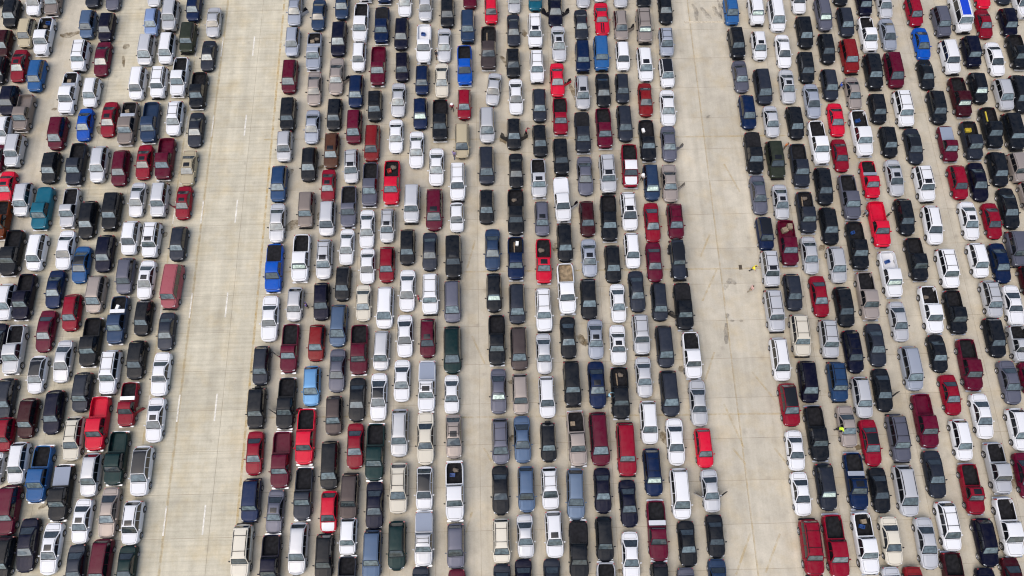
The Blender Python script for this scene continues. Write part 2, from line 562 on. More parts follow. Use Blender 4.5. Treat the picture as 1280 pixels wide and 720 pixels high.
def plan(t, nose=.30):
    w = 1.0
    if t < .14:
        w -= nose * (1 - t / .14) ** 2.2
    if t > .88:
        w -= .20 * ((t - .88) / .12) ** 2.3
    return w

def variant(key, n):
    """same class of vehicle, another make: other glasshouse, bonnet and roof height"""
    d = dict(SPEC[key])
    if n:
        r = random.Random(key + str(n))
        u = r.uniform
        tc, r0, r1, tb = d['cab']
        sh = u(-.016, .016)
        if d.get('bed'):
            d['cab'] = (tc + sh, r0 + sh + u(-.012, .012), r1, tb)
        else:
            d['cab'] = (tc + sh, r0 + sh + u(-.018, .022), r1 + u(-.03, .02) * (1 if key in 'sckq' else .5), tb + (u(-.02, .012) if key in 'sckq' else 0))
        d['H'] = d['H'] + u(-.05, .06)
        d['W'] = d['W'] * u(.975, 1.025)
        d['tum'] = d['tum'] + u(-.03, .035)
        k = u(.96, 1.05)
        d['deck'] = [(t, z * (k if t < tc else 1 + (k - 1) * .4)) for t, z in d['deck']]
    d['nose'] = [.30, .22, .36, .27][n % 4]
    return d

class Shape:
    def __init__(s, key, n=0):
        d = variant(key, n)
        s.key, s.d = key, d
        s.L, s.W, s.H = d['L'], d['W'], d['H']
        s.tc, s.r0, s.r1, s.tb = d['cab']
        H = s.H
        zc0, zb0 = pwl(d['deck'], s.tc), pwl(d['deck'], s.tb)
        tm = (s.r0 + s.r1) / 2
        s.cabz = [(s.tc, zc0 - .02), (s.r0, H - .055), (s.r0 * .75 + tm * .25, H - .012), (tm, H), (s.r1 * .7 + tm * .3, H - .02), (s.r1, H - .075), (s.tb, zb0 - .02)]

    def y(s, t):
        return (t - .5) * s.L

    def deck(s, t):
        return pwl(s.d['deck'], t)

    def hw(s, t):
        return s.W / 2 * plan(t, s.d['nose'])

    def bow(s, t, x):
        w = s.hw(t)
        k = max(0, 1 - t / .10)
        r = max(0, (t - .93) / .07)
        return (-.15 * k + .07 * r) * (1 - (x / w) ** 2)

    # body top surface (bonnet, boot)
    def top(s, t, u):
        w = s.hw(t) * .90
        x = u * w
        cr = .014 * math.exp(-((abs(u) - .52) / .07) ** 2) if .05 < t < s.tc else 0   # bonnet creases
        return Vector((x, s.y(t) + s.bow(t, x), s.deck(t) + .035 * (1 - u * u) + cr))

    # cabin
    def zc(s, t):
        h = .012
        return (pwl(s.cabz, max(s.tc, t - h)) + pwl(s.cabz, t) * 2 + pwl(s.cabz, min(s.tb, t + h))) / 4

    def wc(s, t, z):
        wb = s.hw(t) * .945
        b = s.deck(t)
        f = max(0, min(1, (z - b) / (s.H - b)))
        c = .03 * math.sin(math.pi * f)      # slight barrel
        return wb - s.d['tum'] * f + c

    def cabtop(s, t, u):
        z = s.zc(t)
        w = s.wc(t, z)
        return Vector((u * w, s.y(t), z + .045 * (1 - u * u) * min(1, max(.3, (z - s.deck(t)) / .3))))

    def side(s, t, v, sg):
        b = s.deck(t) - .03
        z = b + (s.zc(t) - b) * v
        return Vector((sg * s.wc(t, z), s.y(t), z))

def patch(name, fn, a0, a1, b0, b1, na, nb, off, m, edge=None):
    vs, fs = [], []
    fa = [i / na for i in range(na + 1)]
    fb = [j / nb for j in range(nb + 1)]
    if edge:                      # a black printed border round the pane
        fa[1], fa[-2], fb[1], fb[-2] = edge[0], 1 - edge[1], edge[2], 1 - edge[2]
    e = 1e-3
    for i in range(na + 1):
        for j in range(nb + 1):
            a = a0 + (a1 - a0) * fa[i]
            b = b0 + (b1 - b0) * fb[j]
            p = fn(a, b)
            n = (fn(a + e, b) - fn(a - e, b)).cross(fn(a, b + e) - fn(a, b - e))
            if n.length > 0:
                n.normalize()
            vs.append((p, n))
    c = sum((p for p, n in vs), Vector()) / len(vs)
    ref = Vector((c.x, c.y * 0.2, c.z - 0.4))
    s = 1 if sum(n.dot(Vector((c.x * 0.8, 0, 1 if abs(c.x) < .3 else .2))) for p, n in vs) > 0 else -1
    V = [p + n * off * s for p, n in vs]
    for i in range(na):
        for j in range(nb):
            k = i * (nb + 1) + j
            fs.append((k, k + 1, k + nb + 2, k + nb + 1))
    # rim so the panel has thickness
    base = len(V)
    ring = [j for j in range(nb + 1)] + [i * (nb + 1) + nb for i in range(1, na + 1)] + [na * (nb + 1) + j for j in range(nb - 1, -1, -1)] + [i * (nb + 1) for i in range(na - 1, 0, -1)]
    for r in ring:
        V.append(vs[r][0] - vs[r][1] * s * .01)
    for q in range(len(ring)):
        q2 = (q + 1) % len(ring)
        fs.append((ring[q], ring[q2], base + q2, base + q))
    if edge:
        fm = [1 if i in (0, na - 1) or j in (0, nb - 1) else 0 for i in range(na) for j in range(nb)]
        fm += [1] * (len(fs) - len(fm))
        return mesh(name, V, fs, [m, M['black']], fm, ang=50)
    return mesh(name, V, fs, [m], ang=50)

def body_mesh(S):
    d = S.d
    zb = .24 if S.key in 'sckqm' else .32
    Ra = d['wr'] + .05
    ts = set([0, .004, .012, .03, .05, .08, .12, S.tc, S.tb, .93, .96, .98, .992, 1])
    for k in range(1, 20):
        ts.add(k / 20)
    for tw in d['wh']:
        for k in range(-8, 9):
            ts.add(tw + math.sin(k / 8 * math.pi / 2) * Ra / S.L)
        for sgn in (-1, 1):
            ts.add(tw + sgn * (Ra + .003) / S.L)
    bed = d.get('bed')
    if bed:
        for t in bed:
            ts |= {t - .0008, t + .0008}
    ts = sorted(ts)
    out = [ts[0]]
    for t in ts[1:]:
        if t - out[-1] > .0007:
            out.append(t)
    ts = out
    rows, V = [], []
    for t in ts:
        w = S.hw(t)
        zt = S.deck(t)
        z0 = zb + (.08 * max(0, 1 - t / .05)) + (.08 * max(0, (t - .95) / .05))
        zs = z0
        for tw in d['wh']:
            dy = (t - tw) * S.L
            if abs(dy) < Ra:
                zs = max(zs, d['wr'] + math.sqrt(Ra * Ra - dy * dy))
        zs = min(zs, zt - .14)
        zm = max(zt * .60, zs + .04)
        zsh = max(zt - .085, zm + .01)
        inbed = bed and bed[0] < t < bed[1]
        half = [(0, zb), (w * .955, zs), (w, zm), (w * .968, zsh), (w * .90, zt)]
        if inbed:
            half += [(w * .90 - .06, zt + .004), (w * .90 - .08, .74), (0, .74)]
        else:
            half += [(w * .60, zt + .035 * (1 - .444)), (w * .30, zt + .035 * (1 - .111)), (0, zt + .035)]
        ring = []
        for (x, z) in half:
            V.append((x, S.y(t) + S.bow(t, x), z))
            ring.append(len(V) - 1)
        for (x, z) in half[-2:0:-1]:
            V.append((-x, S.y(t) + S.bow(t, x), z))
            ring.append(len(V) - 1)
        rows.append(ring)
    F = []
    n = len(rows[0])
    for a, b in zip(rows, rows[1:]):
        for k in range(n):
            k2 = (k + 1) % n
            F.append((a[k], a[k2], b[k2], b[k]))
    F.append(tuple(rows[0]))
    F.append(tuple(rows[-1]))
    # cabin shell
    cs = sorted({S.tc + (S.tb - S.tc) * k / 22 for k in range(23)} | {S.r0, S.r1, S.r0 - .012, S.r0 + .012, S.r1 - .012, S.r1 + .012})
    us = (-1, -.93, -.75, -.4, 0, .4, .75, .93, 1)
    rows = []
    for t in cs:
        ring = []
        for v in (0, .5):
            V.append(S.side(t, v, 1)); ring.append(len(V) - 1)
        for u in us[::-1]:
            V.append(S.cabtop(t, u)); ring.append(len(V) - 1)
        for v in (.5, 0):
            V.append(S.side(t, v, -1)); ring.append(len(V) - 1)
        rows.append(ring)
    for a, b in zip(rows, rows[1:]):
        for k in range(len(a) - 1):
            F.append((a[k], a[k + 1], b[k + 1], b[k]))
    F.append(tuple(rows[0]))
    F.append(tuple(rows[-1]))
    return mesh('body', V, F, [M['paint']], ang=32)

def wheel_mesh(r, w):
    prof = [(.0, w * .30, 1), (.14, w * .30, 1), (.60, w * .26, 1), (.66, w * .46, 1), (.70, w * .49, 0), (.92, w * .50, 0), (1.0, w * .38, 0), (1.0, -w * .5, 0), (.3, -w * .5, 0)]
    n = 20
    V, F, fm = [], [], []
    for q, x, m in prof:
        for k in range(n):
            a = 2 * math.pi * k / n
            V.append((x, q * r * math.cos(a), q * r * math.sin(a)))
    for i in range(1, len(prof) - 1):
        for k in range(n):
            k2 = (k + 1) % n
            F.append((i * n + k, i * n + k2, (i + 1) * n + k2, (i + 1) * n + k))
            m = prof[i + 1][2] if i < 3 else 0
            if i == 1 and (k % 4) in (0, 1):
                m = 0                                   # gaps between the spokes
            fm.append(m)
    F.append(tuple(range(n, 2 * n)))
    fm.append(1)
    return mesh('wheel', V, F, [M['tyre'], M['rim']], fm, ang=40)

KIT = {}
M['tanbed'] = mat('bare_dirty_bed', (0.24, 0.18, 0.11, 1), 0.9, noise=0.45, nscale=2.5)
def kit(key, n=0):
    """all the part meshes of one body style: name, mesh, location, rotation, colour rule"""
    if (key, n) in KIT:
        return KIT[key, n]
    S = Shape(key, n)
    d = S.d
    P = []
    P.append(('body', body_mesh(S), None, None, 'paint'))
    P.append(('hood', patch('hood', S.top, .035, S.tc - .012, -.86, .86, 8, 18, .012, M['paint'], (.025, .025, .014)), None, None, 'hood'))
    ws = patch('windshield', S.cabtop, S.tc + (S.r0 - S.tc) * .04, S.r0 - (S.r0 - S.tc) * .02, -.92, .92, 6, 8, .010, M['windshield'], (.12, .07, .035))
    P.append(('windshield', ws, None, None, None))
    P.append(('rear_window', patch('rear_window', S.cabtop, S.r1 + (S.tb - S.r1) * .06, S.tb - (S.tb - S.r1) * .16, -.88, .88, 6, 8, .010, M['rearglass'], (.06, .06, .04)), None, None, None))
    if key in 'scq':
        P.append(('trunk_lid', patch('trunk_lid', S.top, S.tb + .008, .972, -.82, .82, 4, 8, .012, M['paint'], (.06, .03, .014)), None, None, 'paint'))
    a = S.tc + (S.r0 - S.tc) * .38
    b = S.tb - (S.tb - S.r1) * (.45 if key in 'sckq' else .30)
    if d.get('bed'):
        b = S.r1 + .004
    nw = d['win']
    cuts = {1: [0, 1], 2: [0, .52, 1], 3: [0, .36, .69, 1]}[nw]
    for sg in (-1, 1):
        for i in range(nw):
            t0 = a + (b - a) * cuts[i] + (.006 if i else 0)
            t1 = a + (b - a) * cuts[i + 1] - (.006 if i < nw - 1 else 0)
            me = patch('side_window', lambda t, v, sg=sg: S.side(t, v, sg), t0, t1, .17, .88, 5, 3, .008, M['sideglass'])
            P.append(('side_window', me, None, None, None))
    if not d.get('bed') and key != 'w':
        for sg in (-1, 1):
            P.append(('roof_trim', patch('roof_trim', S.cabtop, S.r0 + .012, S.r1 - .008, sg * .90 - .022, sg * .90 + .022, 8, 1, .010, M['black']), None, None, None))
    # lamps, grille, mirrors, wheels
    t = .045
    hx = S.hw(t) * .74
    zl = S.deck(.03) - .065
    hl = boxmesh('headlight', .34, .26, .15, M['head'], .04)
    for sg in (-1, 1):
        P.append(('headlight', hl, (sg * hx, S.y(.03) + .045, zl), (0, 0, sg * -.32 * -1), None))
    tall = key in 'ujmvpew'
    tl = boxmesh('taillight', .20 if tall else .34, .14, .42 if tall else .17, M['tail'], .03)
    zt = (S.deck(.97) - .22) if tall else S.deck(.97) - .13
    for sg in (-1, 1):
        P.append(('taillight', tl, (sg * (S.hw(.97) * (.90 if tall else .76)), S.y(.985), zt), (0, 0, sg * .25), None))
    P.append(('grille', boxmesh('grille', S.W * .42, .06, .20 if key in 'sckqm' else .30, M['black'], .02), (0, S.y(0) - .135, S.deck(.012) - .20), None, None))
    mi = boxmesh('mirror', .23, .13, .16, M['paint'], .04)
    tm = S.tc + (S.r0 - S.tc) * .52
    for sg in (-1, 1):
        P.append(('mirror', mi, (sg * (S.hw(tm) * .945 + .135), S.y(tm), S.deck(tm) + .06), (0, 0, sg * .18), 'mirror'))
    wm = wheel_mesh(d['wr'], .23)
    wx = S.W / 2 - .115
    if key == 'w':
        wx = .82
    for tw in d['wh']:
        for sg in (-1, 1):
            P.append(('wheel', wm, (sg * wx, S.y(tw), d['wr']), (0, 0, 0 if sg > 0 else math.pi), None))
    if key in 'pejv':
        bmp = boxmesh('bumper', S.W * .90, .20, .20, M['chrome' if key in 'pe' else 'black'], .05)
        P.append(('bumper', bmp, (0, S.y(0) - .09, .50), None, None))
        P.append(('bumper', bmp, (0, S.y(1) + .09, .52), None, None))
    opt = {}
    for nm, t0, t1, u in (('sunroof', S.r0 + .022, S.r0 + .022 + .58 / S.L, .58), ('roof_panel', S.r0 + .010, S.r1 - .006, .955)):
        opt[nm] = [(nm, patch(nm, S.cabtop, t0, t1, -u, u, 6, 8, .012, M['gloss']), None, None, None)]
    rp = patch('roof_panel_paint', S.cabtop, S.r0 + .004, S.r1 - .004, -.965, .965, 8, 8, .012, M['paint'])
    opt['roof_white'] = [('roof_panel', rp, None, None, 'white')]
    opt['roof_blue'] = [('roof_panel', patch('roof_panel_paint', S.cabtop, S.r0 + .05, S.r1 - .03, -.75, .62, 8, 8, .012, M['paint']), None, None, 'blue')]
    opt['shade'] = [('sunshade', patch('sunshade', S.cabtop, S.tc + (S.r0 - S.tc) * .20, S.r0 - (S.r0 - S.tc) * .30, -.80, .80, 4, 8, .016, M['shade']), None, None, None)]
    opt['stripe'] = [('hood_stripe', patch('hood_stripe', S.top, .05, S.tc - .02, c - .09, c + .09, 6, 2, .018, M['gloss']), None, None, None) for c in (-.17, .17)]
    # roof rack
    rk = []
    t0, t1 = S.r0 + .05, S.r1 - .04
    for sg in (-1, 1):
        V, F = [], []
        for k in range(7):
            p = S.cabtop(t0 + (t1 - t0) * k / 6, sg * .86)
            for dx, dz in ((-.025, .0), (.025, .0), (.02, .06), (-.02, .06)):
                V.append((p.x + dx, p.y, p.z + dz))
        for k in range(6):
            for q in range(4):
                q2 = (q + 1) % 4
                F.append((4 * k + q, 4 * k + q2, 4 * k + 4 + q2, 4 * k + 4 + q))
        F += [(0, 1, 2, 3), (24, 25, 26, 27)]
        rk.append(('roof_rail', mesh('roof_rail', V, F, [M['black']]), None, None, None))
    for f in (.18, .78):
        p = S.cabtop(t0 + (t1 - t0) * f, .86)
        rk.append(('crossbar', boxmesh('crossbar', 2 * p.x, .05, .03, M['black'], .008), (0, p.y, p.z + .07), None, None))
    opt['rack'] = rk
    # open front doors, hinged at the front edge
    for sg, nm in ((-1, 'door_l'), (1, 'door_r')):
        th, ln, zb, zbelt, zt2 = .07, .23 * S.L if S.L < 5.2 else 1.12, .34, S.deck(.4) - .02, S.H - .10
        V, F = [], []
        for y in (0, ln):
            for z, dx in ((zb, 0), (zbelt, .03), ):
                V += [(0, y, z), (-sg * th, y, z)]
        F = [(0, 2, 6, 4), (1, 5, 7, 3), (0, 1, 3, 2), (4, 6, 7, 5), (2, 3, 7, 6), (0, 4, 5, 1)]
        me = mesh('door', V, F, [M['paint'], M['black']], [0, 1, 1, 1, 1, 1], sm=False)
        zz = zbelt
        Vg = [(-.02 * sg, .30, zz), (-.02 * sg, ln - .03, zz), (-.10 * sg, ln - .12, zt2), (-.10 * sg, .62, zt2)]
        Vg2 = [(x - sg * .02, y, z) for x, y, z in Vg]
        Fg = [(0, 1, 2, 3), (7, 6, 5, 4), (0, 4, 5, 1), (1, 5, 6, 2), (2, 6, 7, 3), (3, 7, 4, 0)]
        mg = mesh('door_window', Vg + Vg2, Fg, [M['sideglass']], sm=False)
        td = S.tc + (S.r0 - S.tc) * .30
        opt[nm] = (me, mg, (sg * (S.W / 2 + .015), S.y(td), 0), (0, 0, -sg * R_(56)))
    if d.get('bed'):
        b0, b1 = d['bed']
        ya, yb = S.y(b0) + .012, S.y(b1) - .012
        w = S.W / 2 * .90 - .085
        zf, zt3 = .745, S.deck(.8)
        V = [(-w, ya, zf), (w, ya, zf), (w, yb, zf), (-w, yb, zf), (-w, ya, zt3), (w, ya, zt3), (w, yb, zt3), (-w, yb, zt3)]
        # slightly ribbed floor
        F = [(0, 1, 2, 3), (0, 4, 5, 1), (1, 5, 6, 2), (2, 6, 7, 3), (3, 7, 4, 0)]
        k = 0.012
        n0 = len(V)
        for r in range(7):
            x0 = -w * .85 + r * w * .85 / 3 - .04
            b_ = len(V)
            V += [(x0, ya + .05, zf + k), (x0 + .08, ya + .05, zf + k), (x0 + .08, yb - .05, zf + k), (x0, yb - .05, zf + k)]
            F.append((b_, b_ + 1, b_ + 2, b_ + 3))
        opt['liner'] = [('bed_liner', mesh('bed_liner', V, F, [M['liner']], sm=False), None, None, None)]
        opt['liner_paint'] = [('bed_liner', mesh('bed_liner_paint', V, F, [M['paint']], sm=False), None, None, 'paint')]
        opt['liner_tan'] = [('bed_liner', mesh('bed_liner_tan', V, F, [M['tanbed']], sm=False), None, None, None)]
        cv = boxmesh('bed_cover', 2 * w + .10, yb - ya - .01, .05, M['liner'], .02)
        cs = boxmesh('bed_cover_paint', 2 * w + .10, yb - ya - .01, .05, M['paint'], .02)
        lc = (0, (ya + yb) / 2, zt3 + .012)
        opt['cover'] = [('bed_cover', cv, lc, None, None)]
        opt['cover_silver'] = [('bed_cover', cs, lc, None, 'coversilver')]
        opt['cover_white'] = [('bed_cover', cs, lc, None, 'white')]
        opt['cover_paint'] = [('bed_cover', cs, lc, None, 'paint')]
        opt['toolbox'] = [('toolbox', boxmesh('toolbox', S.W * .90, .46, .30, M['chrome'], .03), (0, ya + .28, zt3 - .02), None, None)]
        opt['bedpos'] = (ya, yb, zf, w)
    else:
        opt['spare'] = [('spare_wheel', wheel_mesh(d['wr'] * .95, .22), (0, S.y(1) + .14, .95), (0, 0, math.pi / 2), None)]
    if key == 'w':
        fe = boxmesh('fender', .34, 1.05, .10, M['black'], .04)
        opt['fender'] = [('fender', fe, (sg * .80, S.y(tw), .86), None, None) for tw in d['wh'] for sg in (-1, 1)]
        opt['fender'] += [('bumper', boxmesh('bumper', 1.55, .22, .20, M['black'], .04), (0, S.y(yy), .55), None, None) for yy in (-.02, 1.02)]
    KIT[key, n] = (S, P, opt)
    return KIT[key, n]

PAINT = {  # letter: (word, sRGB, metallic?)
 'w': ('white', (240, 240, 242)), 's': ('silver', (203, 205, 209)), 'z': ('silver blue', (168, 175, 188)), 'y': ('greige', (166, 156, 150)),
 'E': ('ivory', (222, 216, 200)), 'G': ('beige', (192, 180, 152)), 'g': ('grey', (104, 106, 120)), 'd': ('charcoal', (52, 57, 68)),
 'b': ('black', (20, 22, 28)), 'n': ('blue black', (24, 30, 48)), 'N': ('navy blue', (18, 44, 78)), 'I': ('steel blue', (46, 72, 108)),
 'i': ('slate blue', (52, 70, 98)), 'h': ('grey blue', (84, 104, 132)), 'a': ('pale steel blue', (112, 130, 154)), 'B': ('bright blue', (0, 88, 186)),
 'A': ('mid blue', (48, 96, 152)), 'L': ('sky blue', (104, 152, 198)), 'l': ('light blue', (144, 166, 206)), 'q': ('teal', (34, 102, 124)),
 't': ('dark green', (22, 50, 52)), 'V': ('olive grey', (60, 66, 56)), 'r': ('bright red', (216, 34, 62)), 'c': ('crimson', (142, 23, 48)),
 'k': ('brick red', (132, 38, 42)), 'f': ('faded red', (160, 88, 96)), 'm': ('maroon', (96, 25, 49)), 'M': ('dark maroon', (62, 16, 34)),
 'o': ('orange brown', (112, 54, 26)), 'O': ('brown', (86, 58, 46)), 'x': ('taupe', (138, 128, 122)), 'X': ('dark taupe', (76, 68, 68))}

